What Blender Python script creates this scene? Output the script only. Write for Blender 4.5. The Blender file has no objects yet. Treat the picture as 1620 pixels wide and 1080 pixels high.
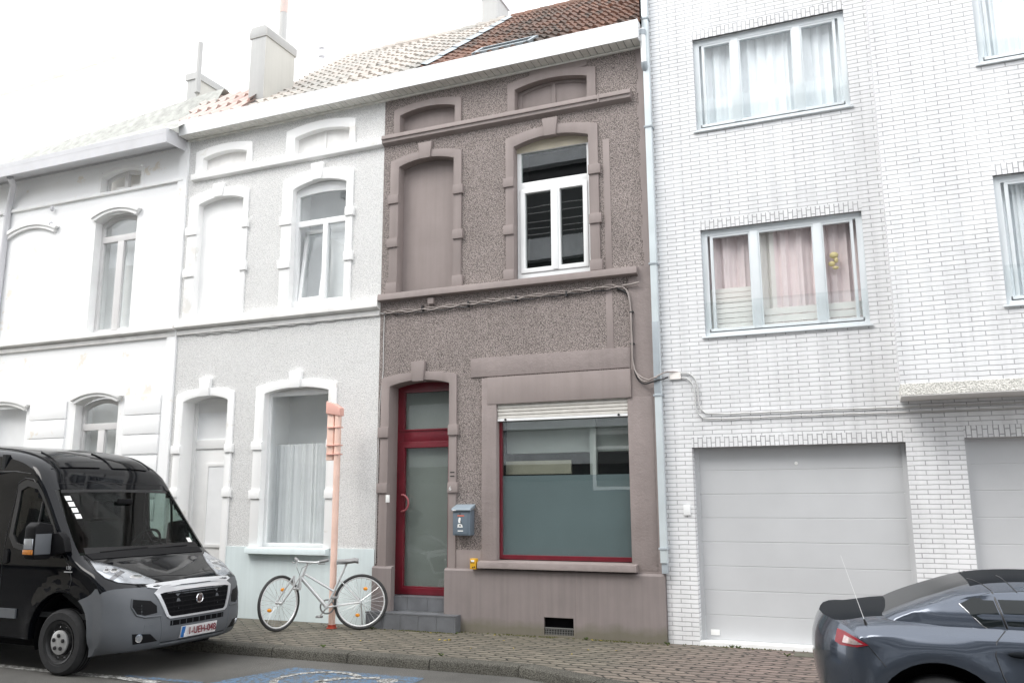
import bpy, bmesh, math, random
from mathutils import Vector, Matrix
from mathutils.bvhtree import BVHTree
random.seed(7)
R = math.radians
scene = bpy.context.scene
COL = scene.collection
PI = math.pi

# ------------------------------------------------------------------ materials
def nodes(name):
    m = bpy.data.materials.new(name); m.use_nodes = True
    nt = m.node_tree; b = nt.nodes['Principled BSDF']
    return m, nt, b
def N(nt, t, **kw):
    n = nt.nodes.new(t)
    for k, v in kw.items():
        if k in n.inputs: n.inputs[k].default_value = v
        else: setattr(n, k, v)
    return n
def L(nt, a, b): nt.links.new(a, b)
def rgba(c): return (c[0], c[1], c[2], 1.0)
def ramp(nt, fac, stops):
    r = N(nt, 'ShaderNodeValToRGB'); els = r.color_ramp.elements
    while len(els) < len(stops): els.new(0.5)
    for e, (p, c) in zip(els, stops):
        e.position = p; e.color = rgba(c) if not isinstance(c, float) else (c, c, c, 1)
    L(nt, fac, r.inputs[0]); return r
def mixc(nt, fac, a, b, blend='MIX'):
    n = N(nt, 'ShaderNodeMix', data_type='RGBA', blend_type=blend)
    for s, v in ((0, fac), (6, a), (7, b)):
        if hasattr(v, 'links'): L(nt, v, n.inputs[s])
        else: n.inputs[s].default_value = v if s == 0 else rgba(v)
    return n.outputs[2]
def coords(nt): return N(nt, 'ShaderNodeTexCoord').outputs['Object']
def noise(nt, co, scale, detail=4, rough=.55):
    n = N(nt, 'ShaderNodeTexNoise', Scale=scale, Detail=detail, Roughness=rough); L(nt, co, n.inputs['Vector']); return n
def bump(nt, b, h, strength, dist):
    n = N(nt, 'ShaderNodeBump', Strength=strength, Distance=dist); L(nt, h, n.inputs['Height']); L(nt, n.outputs[0], b.inputs['Normal']); return n
def M(name, col, rough=.6, metal=0., var=.12, vscale=3., bscale=0, bstr=.3, bdist=.004, coat=0., spec=.5):
    m, nt, b = nodes(name)
    b.inputs['Roughness'].default_value = rough; b.inputs['Metallic'].default_value = metal
    b.inputs['Specular IOR Level'].default_value = spec
    b.inputs['Coat Weight'].default_value = coat; b.inputs['Coat Roughness'].default_value = .04
    b.inputs['Base Color'].default_value = rgba(col)
    co = coords(nt)
    if var:
        n = noise(nt, co, vscale, 6)
        r = ramp(nt, n.outputs[0], [(.3, tuple(c*(1-var) for c in col)), (.7, tuple(min(1, c*(1+var*.7)) for c in col))])
        L(nt, r.outputs[0], b.inputs['Base Color'])
    if bscale:
        h = noise(nt, co, bscale, 5); bump(nt, b, h.outputs[0], bstr, bdist)
    return m
def pebble(name, dark, light, scale=62, var=.15):
    m, nt, b = nodes(name); co = coords(nt)
    v = N(nt, 'ShaderNodeTexVoronoi', Scale=scale); L(nt, co, v.inputs['Vector'])
    n1 = noise(nt, co, scale*.8, 3, .6)
    n2 = noise(nt, co, 1.6, 8, .62)
    mm = N(nt, 'ShaderNodeMath', operation='MULTIPLY_ADD'); L(nt, v.outputs['Distance'], mm.inputs[0]); mm.inputs[1].default_value = -.55; L(nt, n1.outputs[0], mm.inputs[2])
    r = ramp(nt, mm.outputs[0], [(.10, dark), (.36, light)])
    r2 = ramp(nt, n2.outputs[0], [(.3, (1-var,)*3), (.72, (1.0,)*3)])
    L(nt, mixc(nt, 1.0, r.outputs[0], r2.outputs[0], 'MULTIPLY'), b.inputs['Base Color'])
    b.inputs['Roughness'].default_value = .85
    bump(nt, b, mm.outputs[0], .9, .012)
    return m
def plaster(name, col, var=.08, streak=.08, bstr=.25, crack=0, rough=.72, dirt=None, top=None):
    """painted render: soft mottling, vertical rain streaks, hairline texture, moss near the ground"""
    m, nt, b = nodes(name); co = coords(nt)
    n = noise(nt, co, 1.7, 6)
    mp = N(nt, 'ShaderNodeMapping'); mp.inputs['Scale'].default_value = (14, 14, .7); L(nt, co, mp.inputs[0])
    s = noise(nt, mp.outputs[0], 1.0, 4)
    r1 = ramp(nt, n.outputs[0], [(.3, (1-var,)*3), (.7, (1+var*.4,)*3)])
    r2 = ramp(nt, s.outputs[0], [(.35, (1-streak,)*3), (.6, (1.,)*3)])
    c = mixc(nt, 1.0, mixc(nt, 1.0, col, r1.outputs[0], 'MULTIPLY'), r2.outputs[0], 'MULTIPLY')
    if dirt:
        sep = N(nt, 'ShaderNodeSeparateXYZ'); L(nt, co, sep.inputs[0])
        nn = noise(nt, co, 6, 5)
        a = N(nt, 'ShaderNodeMath', operation='MULTIPLY_ADD'); L(nt, nn.outputs[0], a.inputs[0]); a.inputs[1].default_value = -.16; L(nt, sep.outputs[2], a.inputs[2])
        rr = ramp(nt, a.outputs[0], [(.0, 1.), (.09, 0.)]); rr.color_ramp.elements[0].color = (.65,)*3+(1,); rr.color_ramp.elements[1].color = (0, 0, 0, 1)
        rr.color_ramp.elements[0].position = 0; rr.color_ramp.elements[1].position = .11
        c = mixc(nt, rr.outputs[0], c, dirt)
    L(nt, c, b.inputs['Base Color']); b.inputs['Roughness'].default_value = rough
    h = noise(nt, co, 45, 5, .65)
    if crack:
        h2 = noise(nt, co, 9, 8, .7); ad = N(nt, 'ShaderNodeMath', operation='MULTIPLY_ADD'); L(nt, h2.outputs[0], ad.inputs[0]); ad.inputs[1].default_value = crack; L(nt, h.outputs[0], ad.inputs[2]); bump(nt, b, ad.outputs[0], bstr, .006)
    else: bump(nt, b, h.outputs[0], bstr, .003)
    return m
def peeling(name, col, under, amount=.62):
    m, nt, b = nodes(name); co = coords(nt)
    n = noise(nt, co, 2.2, 9, .68); n2 = noise(nt, co, .8, 3)
    a = N(nt, 'ShaderNodeMath', operation='MULTIPLY_ADD'); L(nt, n2.outputs[0], a.inputs[0]); a.inputs[1].default_value = .5; L(nt, n.outputs[0], a.inputs[2])
    r = ramp(nt, a.outputs[0], [(amount+.2, 0.), (amount+.24, 1.)])
    L(nt, mixc(nt, r.outputs[0], col, under), b.inputs['Base Color'])
    b.inputs['Roughness'].default_value = .75
    bump(nt, b, n.outputs[0], .25, .004)
    return m
def brick(name, c1, c2, mortar, bw=.22, rh=.05, ms=.0045, swap=False, low=None):
    m, nt, b = nodes(name); co = coords(nt)
    sep = N(nt, 'ShaderNodeSeparateXYZ'); L(nt, co, sep.inputs[0])
    u = N(nt, 'ShaderNodeMath', operation='ADD'); L(nt, sep.outputs[0], u.inputs[0]); L(nt, sep.outputs[1], u.inputs[1])
    cb = N(nt, 'ShaderNodeCombineXYZ')
    L(nt, u.outputs[0], cb.inputs[1 if swap else 0]); L(nt, sep.outputs[2], cb.inputs[0 if swap else 1])
    wob = noise(nt, co, 7, 2)
    wv = N(nt, 'ShaderNodeMix', data_type='VECTOR'); wv.inputs[0].default_value = .010
    L(nt, cb.outputs[0], wv.inputs[4]); L(nt, wob.outputs['Color'], wv.inputs[5])
    t = N(nt, 'ShaderNodeTexBrick', Color1=rgba(c1), Color2=rgba(c2), Mortar=rgba(mortar)); t.offset = .5
    for k, v in (('Scale', 1.), ('Brick Width', bw), ('Row Height', rh), ('Mortar Size', ms), ('Mortar Smooth', .15), ('Bias', -.3)): t.inputs[k].default_value = v
    L(nt, wv.outputs[1], t.inputs['Vector'])
    n = noise(nt, co, 1.1, 4); r = ramp(nt, n.outputs[0], [(.3, (.87,)*3), (.7, (1.,)*3)])
    mp = N(nt, 'ShaderNodeMapping'); mp.inputs['Scale'].default_value = (7, 7, .35); L(nt, co, mp.inputs[0]); st = noise(nt, mp.outputs[0], 1., 4); rs = ramp(nt, st.outputs[0], [(.34, (.90,)*3), (.56, (1.,)*3)]); r = N(nt, 'ShaderNodeMix', data_type='RGBA', blend_type='MULTIPLY'); r.inputs[0].default_value = 1.; 
    rn = ramp(nt, n.outputs[0], [(.3, (.87,)*3), (.7, (1.,)*3)]); L(nt, rn.outputs[0], r.inputs[6]); L(nt, rs.outputs[0], r.inputs[7])
    jn = noise(nt, co, 2.6, 5, .6); jr = ramp(nt, jn.outputs[0], [(.46, 0.), (.62, 1.)]); jr.color_ramp.elements[1].color = (.32, .32, .32, 1)
    sd = noise(nt, co, 26, 4, .7); sr = ramp(nt, sd.outputs[0], [(.26, (.86,)*3), (.42, (1.,)*3)])
    c = mixc(nt, jr.outputs[0], t.outputs['Color'], c2)
    c = mixc(nt, 1., mixc(nt, 1., c, r.outputs[2], 'MULTIPLY'), sr.outputs[0], 'MULTIPLY')
    L(nt, c, b.inputs['Base Color']); b.inputs['Roughness'].default_value = .6
    inv = N(nt, 'ShaderNodeMath', operation='SUBTRACT'); inv.inputs[0].default_value = 1; L(nt, t.outputs['Fac'], inv.inputs[1])
    bump(nt, b, inv.outputs[0], .6, .006)
    return m
def glass(name, tint=(.75, .82, .8), ior=1.5, rough=0., wavy=.0):
    m, nt, b = nodes(name); nt.nodes.remove(b); out = nt.nodes['Material Output']
    tr = N(nt, 'ShaderNodeBsdfTransparent', Color=rgba(tint)); gl = N(nt, 'ShaderNodeBsdfGlossy', Roughness=rough)
    gl.inputs['Color'].default_value = (1, 1, 1, 1)
    f = N(nt, 'ShaderNodeFresnel', IOR=ior); ge = N(nt, 'ShaderNodeNewGeometry'); mr = N(nt, 'ShaderNodeMapRange'); L(nt, ge.outputs['Backfacing'], mr.inputs[0]); mr.inputs[3].default_value = ior; mr.inputs[4].default_value = 1/ior; L(nt, mr.outputs[0], f.inputs['IOR']); mx = N(nt, 'ShaderNodeMixShader')
    L(nt, f.outputs[0], mx.inputs[0]); L(nt, tr.outputs[0], mx.inputs[1]); L(nt, gl.outputs[0], mx.inputs[2]); L(nt, mx.outputs[0], out.inputs[0])
    if wavy:
        co = coords(nt); h = noise(nt, co, 1.6, 2); bp = N(nt, 'ShaderNodeBump', Strength=wavy, Distance=.02); L(nt, h.outputs[0], bp.inputs['Height'])
        L(nt, bp.outputs[0], gl.inputs['Normal']); L(nt, bp.outputs[0], f.inputs['Normal'])
    return m

MAUVE = (.292, .246, .233)
m_rough = pebble('mauve_pebbledash', (.125, .105, .097), (.50, .43, .402), 105, .22)
m_trim = plaster('mauve_render', MAUVE, .12, .06, .3)
m_trim2 = plaster('mauve_render_old', (.285, .240, .228), .14, .06, .8, crack=2.2)
m_plinth = plaster('mauve_plinth', (.245, .210, .202), .12, .11, .2, dirt=(.12, .115, .07))
m_red = M('crimson_paint', (.15, .011, .021), .3, var=.2, vscale=5, coat=.3)
m_redpipe = M('pink_red_handle', (.33, .09, .10), .35)
m_pvc = M('white_plastic', (.83, .84, .84), .35, var=.04)
m_pvc2 = M('white_fascia', (.88, .89, .89), .3, var=.04)
m_soffit = M('soffit_plastic', (.80, .79, .74), .4, var=.12, vscale=9)
m_cream = M('cream_insert', (.50, .45, .35), .6, var=.1)
m_black = M('black_gap_shadow', (.006, .006, .007), .8, var=0, spec=.08)
m_rubber = M('black_rubber', (.015, .015, .016), .55, var=.2, vscale=30)
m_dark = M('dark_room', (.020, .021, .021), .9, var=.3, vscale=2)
m_shutter = M('shutter_slats', (.62, .60, .56), .45, var=.1, vscale=10)
m_glass = glass('window_glass', (.60, .68, .66), 2.1, wavy=.02)
m_glass2 = glass('clear_glass', (.97, .98, .98), 1.4, wavy=.02)
m_skyl = M('skylight_glass', (.05, .06, .065), .15, spec=.3)
m_frost = M('frosted_film', (.25, .305, .32), .55, var=.12, vscale=.9)
m_frost2 = M('frosted_door_film', (.20, .225, .205), .5, var=.12, vscale=1.3)
m_room_reflection = M('shop_room_reflection', (.55, .56, .53), .8, var=.3, vscale=.8)  # pale backdrop also imitates the facade reflected in the upper shop glass
m_tile_grey = M('slate_grey_step_tile', (.135, .14, .15), .45, var=.22, vscale=5, bscale=60)
m_grout = M('pale_grout', (.38, .38, .37), .8)
m_steel = M('galvanised_mesh', (.22, .22, .21), .5, .3)
m_zinc = M('zinc_sheet', (.30, .34, .365), .5, .2, var=.2, vscale=4)
m_pipe = M('pale_blue_grey_pipe', (.60, .66, .68), .4, var=.08)
m_pipe_dk = M('grey_pipe', (.36, .40, .43), .45, var=.1)
m_cab_lt = M('painted_cable', (.33, .29, .27), .6)
m_cab_dk = M('black_cable', (.03, .03, .032), .5)
m_cab_wh = M('pale_cable', (.55, .55, .54), .5)
m_yel = M('yellow_plate', (.70, .38, .02), .45, var=.15, vscale=14)
m_mail = M('steel_blue_letterbox', (.135, .17, .205), .38, var=.08, coat=.2)
m_mail_lt = M('letterbox_lid', (.24, .29, .33), .4, var=.08)
m_white = M('white_print', (.82, .82, .80), .5, var=0)
m_orange = M('orange_print', (.75, .16, .07), .5, var=0)
m_rub_black = M('black_print', (.02, .02, .02), .6, var=0)
# pale neighbours
m_grough = pebble('pale_pebbledash', (.62, .62, .61), (.89, .885, .87), 100, .05)
m_gtrim = peeling('white_painted_trim', (.90, .90, .89), (.80, .785, .75), .66)
m_gtrim2 = M('pale_band', (.80, .79, .77), .7, var=.12, vscale=4, bscale=20)
m_teal = plaster('pale_teal_plinth', (.70, .785, .79), .06, .05, .2)
m_pale_pane = M('net_curtain_grey', (.84, .85, .855), .8, var=.08, vscale=1.5)
m_pale_door = M('pale_door_paint', (.80, .80, .79), .5, var=.05)
m_white_wall = peeling('white_plaster', (.88, .885, .885), (.80, .76, .69), .66)
m_white_trim = M('white_mould', (.86, .86, .85), .6, var=.06)
m_palebrown = M('pale_window_paint', (.66, .65, .645), .5, var=.08)
m_fasc_grey = M('pale_grey_fascia', (.60, .60, .62), .5, var=.06)
m_chim = plaster('chimney_render', (.43, .43, .42), .08, .06, .4)
m_chim2 = plaster('cream_render', (.52, .51, .47), .05, .04, .3)
m_brick = brick('white_brick', (.83, .835, .845), (.78, .785, .795), (.42, .42, .43), ms=.005)
m_soldier = brick('white_soldier_brick', (.81, .815, .82), (.75, .755, .765), (.32, .32, .33), .11, .0505, .005, True)
m_brick_low = brick('grey_base_brick', (.62, .63, .63), (.60, .61, .61), (.80, .80, .79))
m_frame_bl = M('pale_blue_grey_frame', (.68, .72, .74), .45, var=.05)
m_garage = M('pale_grey_garage_paint', (.525, .535, .545), .5, var=.07, vscale=1.2)
m_conc = pebble('washed_concrete', (.55, .54, .50), (.84, .82, .77), 70, .06)
m_conc2 = M('smooth_concrete', (.70, .69, .67), .7, var=.06)
m_post = M('salmon_post_paint', (.86, .60, .50), .45, var=.10, vscale=6)
m_post2 = M('salmon_cap_paint', (.78, .44, .37), .45, var=.10)
m_net = M('white_net_curtain', (.90, .92, .94), .9, var=.04)
m_pink = M('pink_curtain', (.84, .72, .72), .9, var=.10, vscale=2)
m_cream_c = M('cream_blind', (.86, .82, .78), .9, var=.05)
m_gold = M('gold_trinket', (.72, .60, .30), .4, var=.2, vscale=20)

def tilemat(name, a, b2, c3):
    m, nt, b = nodes(name); co = coords(nt)
    v = N(nt, 'ShaderNodeTexVoronoi', Scale=3.6); L(nt, co, v.inputs['Vector'])
    sep = N(nt, 'ShaderNodeSeparateColor'); L(nt, v.outputs['Color'], sep.inputs[0])
    r = ramp(nt, sep.outputs[0], [(.0, a), (.55, b2), (1., tuple(x*.8 for x in a))])
    n = noise(nt, co, 1.1, 5); n2 = noise(nt, co, 28, 5)
    ad = N(nt, 'ShaderNodeMath', operation='MULTIPLY_ADD'); L(nt, n2.outputs[0], ad.inputs[0]); ad.inputs[1].default_value = .6; L(nt, n.outputs[0], ad.inputs[2])
    rr = ramp(nt, ad.outputs[0], [(.72, 0.), (.95, 1.)])
    L(nt, mixc(nt, rr.outputs[0], r.outputs[0], c3), b.inputs['Base Color']); b.inputs['Roughness'].default_value = .8
    bump(nt, b, n2.outputs[0], .4, .006)
    return m
m_tile = tilemat('red_pantile', (.225, .118, .080), (.155, .085, .062), (.070, .056, .046))
m_tile_pale = tilemat('pale_weathered_pantile', (.50, .45, .405), (.44, .40, .36), (.34, .33, .305))
m_tile_pink = tilemat('pale_pink_pantile', (.58, .44, .40), (.55, .42, .38), (.48, .42, .39))
m_tile_moss = M('pale_mossy_roof', (.35, .355, .33), .8, var=.25, vscale=7, bscale=30, bstr=.6, bdist=.02)

def paving():
    m, nt, b = nodes('concrete_pavers'); co = coords(nt)
    w = noise(nt, co, 3.0, 2)
    sep = N(nt, 'ShaderNodeSeparateXYZ'); L(nt, co, sep.inputs[0])
    # wavy Z-shaped joints: shift u with a triangle wave of v
    t1 = N(nt, 'ShaderNodeMath', operation='PINGPONG'); L(nt, sep.outputs[1], t1.inputs[0]); t1.inputs[1].default_value = .055
    u = N(nt, 'ShaderNodeMath', operation='MULTIPLY_ADD'); L(nt, t1.outputs[0], u.inputs[0]); u.inputs[1].default_value = .9; L(nt, sep.outputs[0], u.inputs[2])
    t2 = N(nt, 'ShaderNodeMath', operation='PINGPONG'); L(nt, sep.outputs[0], t2.inputs[0]); t2.inputs[1].default_value = .11
    v = N(nt, 'ShaderNodeMath', operation='MULTIPLY_ADD'); L(nt, t2.outputs[0], v.inputs[0]); v.inputs[1].default_value = .16; L(nt, sep.outputs[1], v.inputs[2])
    cb = N(nt, 'ShaderNodeCombineXYZ'); L(nt, u.outputs[0], cb.inputs[0]); L(nt, v.outputs[0], cb.inputs[1])
    wv = N(nt, 'ShaderNodeMix', data_type='VECTOR'); wv.inputs[0].default_value = .035; L(nt, cb.outputs[0], wv.inputs[4]); L(nt, w.outputs['Color'], wv.inputs[5])
    t = N(nt, 'ShaderNodeTexBrick', Color1=(.215, .192, .166, 1), Color2=(.150, .137, .120, 1), Mortar=(.022, .021, .017, 1)); t.offset = .5
    for k, vv in (('Scale', 1.), ('Brick Width', .225), ('Row Height', .112), ('Mortar Size', .013), ('Mortar Smooth', .2), ('Bias', 0.)): t.inputs[k].default_value = vv
    L(nt, wv.outputs[1], t.inputs['Vector'])
    # pinkish drive on the right, mossy along the wall
    n1 = noise(nt, co, .9, 5)
    px = N(nt, 'ShaderNodeMath', operation='MULTIPLY_ADD'); L(nt, n1.outputs[0], px.inputs[0]); px.inputs[1].default_value = 1.4; L(nt, sep.outputs[0], px.inputs[2])
    mr = N(nt, 'ShaderNodeMapRange'); L(nt, px.outputs[0], mr.inputs[0]); mr.inputs[1].default_value = -2.3; mr.inputs[2].default_value = -.6
    tint = mixc(nt, mr.outputs[0], (.90, .89, .80), (1.05, .90, .89))
    c = mixc(nt, 1., t.outputs['Color'], tint, 'MULTIPLY')
    n2 = noise(nt, co, 3.5, 7, .65)
    my = N(nt, 'ShaderNodeMath', operation='MULTIPLY_ADD'); L(nt, sep.outputs[1], my.inputs[0]); my.inputs[1].default_value = .22; L(nt, n2.outputs[0], my.inputs[2])
    rm = ramp(nt, my.outputs[0], [(.30, 0.), (.56, 1.)])
    rm.color_ramp.elements[1].color = (.55, .55, .55, 1)
    inv = N(nt, 'ShaderNodeMath', operation='SUBTRACT'); inv.inputs[0].default_value = 1.; L(nt, mr.outputs[0], inv.inputs[1])
    mf = N(nt, 'ShaderNodeMath', operation='MULTIPLY'); L(nt, rm.outputs[0], mf.inputs[0]); L(nt, inv.outputs[0], mf.inputs[1])
    c = mixc(nt, mf.outputs[0], c, (.098, .090, .062))
    n3 = noise(nt, co, 90, 3); sp = ramp(nt, n3.outputs[0], [(.3, (.8,)*3), (.7, (1.15,)*3)])
    c = mixc(nt, 1., c, sp.outputs[0], 'MULTIPLY')
    L(nt, c, b.inputs['Base Color']); b.inputs['Roughness'].default_value = .8
    iv = N(nt, 'ShaderNodeMath', operation='SUBTRACT'); iv.inputs[0].default_value = 1; L(nt, t.outputs['Fac'], iv.inputs[1])
    h = N(nt, 'ShaderNodeMath', operation='MULTIPLY_ADD'); L(nt, n3.outputs[0], h.inputs[0]); h.inputs[1].default_value = .25; L(nt, iv.outputs[0], h.inputs[2])
    bump(nt, b, h.outputs[0], .7, .008)
    return m
m_pave = paving()
def asphalt(name, paint=None, wear=.5):
    m, nt, b = nodes(name); co = coords(nt)
    n = noise(nt, co, 150, 3, .7); n2 = noise(nt, co, .8, 6)
    r = ramp(nt, n.outputs[0], [(.33, (.034, .033, .030)), (.52, (.105, .101, .092)), (.72, (.32, .31, .285))])
    r2 = ramp(nt, n2.outputs[0], [(.3, (.55,)*3), (.68, (1.15,)*3)])
    c = mixc(nt, 1., r.outputs[0], r2.outputs[0], 'MULTIPLY')
    if paint:
        n3 = noise(nt, co, 26, 8, .75)
        w = ramp(nt, n3.outputs[0], [(wear-.06, 0.), (wear+.06, 1.)])
        c = mixc(nt, w.outputs[0], c, paint)
    L(nt, c, b.inputs['Base Color']); b.inputs['Roughness'].default_value = .75
    bump(nt, b, n.outputs[0], .7, .006)
    return m
m_asph = asphalt('asphalt')
m_paint_w = asphalt('worn_white_paint', (.55, .55, .53), .52)
m_paint_b = asphalt('worn_blue_paint', (.085, .165, .27), .50)
m_kerb = pebble('kerb_concrete', (.05, .047, .036), (.185, .175, .148), 110, .4)

# ------------------------------------------------------------------ geometry helpers
class MB:
    def __init__(self): self.v = []; self.f = []; self.m = []; self.slots = []
    def slot(self, mat):
        if mat not in self.slots: self.slots.append(mat)
        return self.slots.index(mat)
    def add(self, vs, fs, mat):
        o = len(self.v); s = self.slot(mat)
        self.v += [tuple(p) for p in vs]; self.f += [tuple(i+o for i in f) for f in fs]; self.m += [s]*len(fs); return self
    def box(self, x0, x1, y0, y1, z0, z1, mat):
        vs = [(x, y, z) for z in (z0, z1) for y in (y0, y1) for x in (x0, x1)]
        return self.add(vs, [(0, 2, 3, 1), (4, 5, 7, 6), (0, 1, 5, 4), (2, 6, 7, 3), (0, 4, 6, 2), (1, 3, 7, 5)], mat)
    def prism(self, pts, a0, a1, mat, axis='y'):
        """polygon pts extruded along an axis (pts in the other two coordinates)"""
        n = len(pts)
        def P(p, a): return {'y': (p[0], a, p[1]), 'x': (a, p[0], p[1]), 'z': (p[0], p[1], a)}[axis]
        vs = [P(p, a0) for p in pts]+[P(p, a1) for p in pts]
        return self.add(vs, [tuple(range(n)), tuple(range(2*n-1, n-1, -1))]+[(i, i+n, (i+1) % n+n, (i+1) % n) for i in range(n)], mat)
    def ring(self, outer, inner, y0, y1, mat, closed=False):
        """band between two polylines (x,z) extruded y0..y1"""
        n = len(outer); k = n if closed else n-1
        vs = [(p[0], y, p[1]) for y in (y0, y1) for pl in (outer, inner) for p in pl]
        fs = []
        for i in range(k):
            j = (i+1) % n
            fs += [(i, j, n+j, n+i), (2*n+i, 3*n+i, 3*n+j, 2*n+j), (i, 2*n+i, 2*n+j, j), (n+i, n+j, 3*n+j, 3*n+i)]
        if not closed: fs += [(0, n, 3*n, 2*n), (n-1, 3*n-1, 4*n-1, 2*n-1)]
        return self.add(vs, fs, mat)
    def tube(self, pts, r, mat, n=8, caps=True, closed=False):
        pts = [Vector(p) for p in pts]; k = len(pts); vs = []
        rr = r if isinstance(r, (list, tuple)) else [r]*k
        up = None
        for i, p in enumerate(pts):
            if closed: t = (pts[(i+1) % k]-pts[i-1]).normalized()
            else: t = (pts[min(i+1, k-1)]-pts[max(i-1, 0)]).normalized()
            if up is None: up = Vector((0, 0, 1)) if abs(t.z) < .9 else Vector((1, 0, 0))
            a = t.cross(up).normalized(); b2 = a.cross(t).normalized(); up = b2
            vs += [p+(a*math.cos(2*PI*j/n)+b2*math.sin(2*PI*j/n))*rr[i] for j in range(n)]
        fs = []
        for i in range(k if closed else k-1):
            for j in range(n):
                q = ((i+1) % k)*n
                fs.append((i*n+j, i*n+(j+1) % n, q+(j+1) % n, q+j))
        if caps and not closed: fs += [tuple(range(n-1, -1, -1)), tuple(range((k-1)*n, k*n))]
        return self.add(vs, fs, mat)
    def lathe(self, prof, c, axis, mat, n=32, a0=0., a1=2*PI):
        """prof: (r, h) list revolved round axis ('x','y','z') through c"""
        full = abs(a1-a0-2*PI) < 1e-6; cols = n if full else n+1; vs = []
        for r, h in prof:
            for j in range(cols):
                a = a0+(a1-a0)*j/n; p, q = r*math.cos(a), r*math.sin(a)
                vs.append({'x': (c[0]+h, c[1]+p, c[2]+q), 'y': (c[0]+p, c[1]+h, c[2]+q), 'z': (c[0]+p, c[1]+q, c[2]+h)}[axis])
        fs = []
        for i in range(len(prof)-1):
            for j in range(n):
                k = (j+1) % cols
                fs.append((i*cols+j, i*cols+k, (i+1)*cols+k, (i+1)*cols+j))
        return self.add(vs, fs, mat)
    def ball(self, c, r, mat, n=10, sc=(1, 1, 1)):
        prof = [(r*math.sin(PI*i/n), -r*math.cos(PI*i/n)) for i in range(n+1)]
        o = len(self.v); self.lathe(prof, (0, 0, 0), 'z', mat, n*2)
        for i in range(o, len(self.v)):
            v = self.v[i]; self.v[i] = (c[0]+v[0]*sc[0], c[1]+v[1]*sc[1], c[2]+v[2]*sc[2])
        return self
    def build(self, name, parent=None, bevel=0, smooth=None, mats=None):
        me = bpy.data.meshes.new(name)
        off = world_off(parent)
        me.from_pydata([(v[0]-off[0], v[1]-off[1], v[2]-off[2]) for v in self.v], [], self.f)
        for s in self.slots: me.materials.append(s)
        me.polygons.foreach_set('material_index', self.m)
        return finish(me, name, parent, bevel, smooth)
def world_off(parent):
    o = parent
    while o is not None:
        if 'woff' in STATE.get(o.name, {}): return STATE[o.name]['woff']
        o = o.parent
    return (0, 0, 0)
STATE = {}
def finish(me, name, parent, bevel=0, smooth=None):
    bm = bmesh.new(); bm.from_mesh(me)
    bmesh.ops.remove_doubles(bm, verts=bm.verts, dist=1e-5)
    bmesh.ops.recalc_face_normals(bm, faces=bm.faces)
    if bevel:
        es = [e for e in bm.edges if len(e.link_faces) == 2 and e.calc_face_angle(0) > .6]
        bmesh.ops.bevel(bm, geom=es, offset=bevel, segments=2, profile=.6, affect='EDGES', clamp_overlap=True)
    bm.to_mesh(me); bm.free()
    if smooth is not None or bevel:
        me.polygons.foreach_set('use_smooth', [True]*len(me.polygons))
        me.set_sharp_from_angle(angle=R(smooth if smooth is not None else 40))
    o = bpy.data.objects.new(name, me); COL.objects.link(o)
    if parent is not None: o.parent = parent
    return o
def thing(name, label, cat, loc=(0, 0, 0), rz=0, group=None, world=True):
    o = bpy.data.objects.new(name, None); COL.objects.link(o); o.empty_display_size = .2
    o.location = loc; o.rotation_euler = (0, 0, rz); o['label'] = label; o['category'] = cat
    if group: o['group'] = group
    STATE[o.name] = {'woff': loc if world else (0, 0, 0)}
    return o
def tag(o, label, cat, group=None, kind=None):
    if label: o['label'] = label
    if cat: o['category'] = cat
    if group: o['group'] = group
    if kind: o['kind'] = kind
    return o
def struct(o): o['kind'] = 'structure'; return o
def text_mesh(s, size, mat, name, parent, M4, depth=.001, squash=1.0, bold=.0):
    cu = bpy.data.curves.new(name, 'FONT'); cu.body = s; cu.size = size; cu.align_x = 'CENTER'; cu.align_y = 'CENTER'; cu.extrude = depth; cu.offset = bold*size
    to = bpy.data.objects.new(name, cu); COL.objects.link(to)
    dg = bpy.context.evaluated_depsgraph_get(); me = bpy.data.meshes.new_from_object(to.evaluated_get(dg))
    bpy.data.objects.remove(to); me.name = name
    me.transform(M4 @ Matrix.Diagonal((squash, 1, 1, 1)))
    off = world_off(parent); me.transform(Matrix.Translation((-off[0], -off[1], -off[2])))
    me.materials.clear(); me.materials.append(mat)
    o = bpy.data.objects.new(name, me); COL.objects.link(o); o.parent = parent; return o
def arch(x0, x1, zb, zs, zc, n=14):
    """U-shaped polyline bottom-left, up, segmental arch, down to bottom-right"""
    c = (x0+x1)/2; hw = (x1-x0)/2; s = max(zc-zs, 1e-4); rad = (hw*hw+s*s)/(2*s); th = math.asin(min(1, hw/rad))
    return [(x0, zb)]+[(c+rad*math.sin(-th+2*th*i/n), zc-rad+rad*math.cos(-th+2*th*i/n)) for i in range(n+1)]+[(x1, zb)]
def facade(mb, x0, x1, z0, z1, y, holes, mat, xs=(), zs=()):
    X = sorted(set([x0, x1]+[h[0] for h in holes]+[h[1] for h in holes]+list(xs)))
    Z = sorted(set([z0, z1]+[h[2] for h in holes]+[h[3] for h in holes]+list(zs)))
    for a, b in zip(X, X[1:]):
        for c, d in zip(Z, Z[1:]):
            mx, mz = (a+b)/2, (c+d)/2
            if any(h[0] < mx < h[1] and h[2] < mz < h[3] for h in holes): continue
            mb.add([(a, y, c), (b, y, c), (b, y, d), (a, y, d)], [(0, 1, 2, 3)], mat)
def frame_rect(mb, x0, x1, z0, z1, w, y0, y1, mat):
    mb.ring([(x0, z0), (x0, z1), (x1, z1), (x1, z0)], [(x0+w, z0+w), (x0+w, z1-w), (x1-w, z1-w), (x1-w, z0+w)], y0, y1, mat, closed=True)
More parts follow.
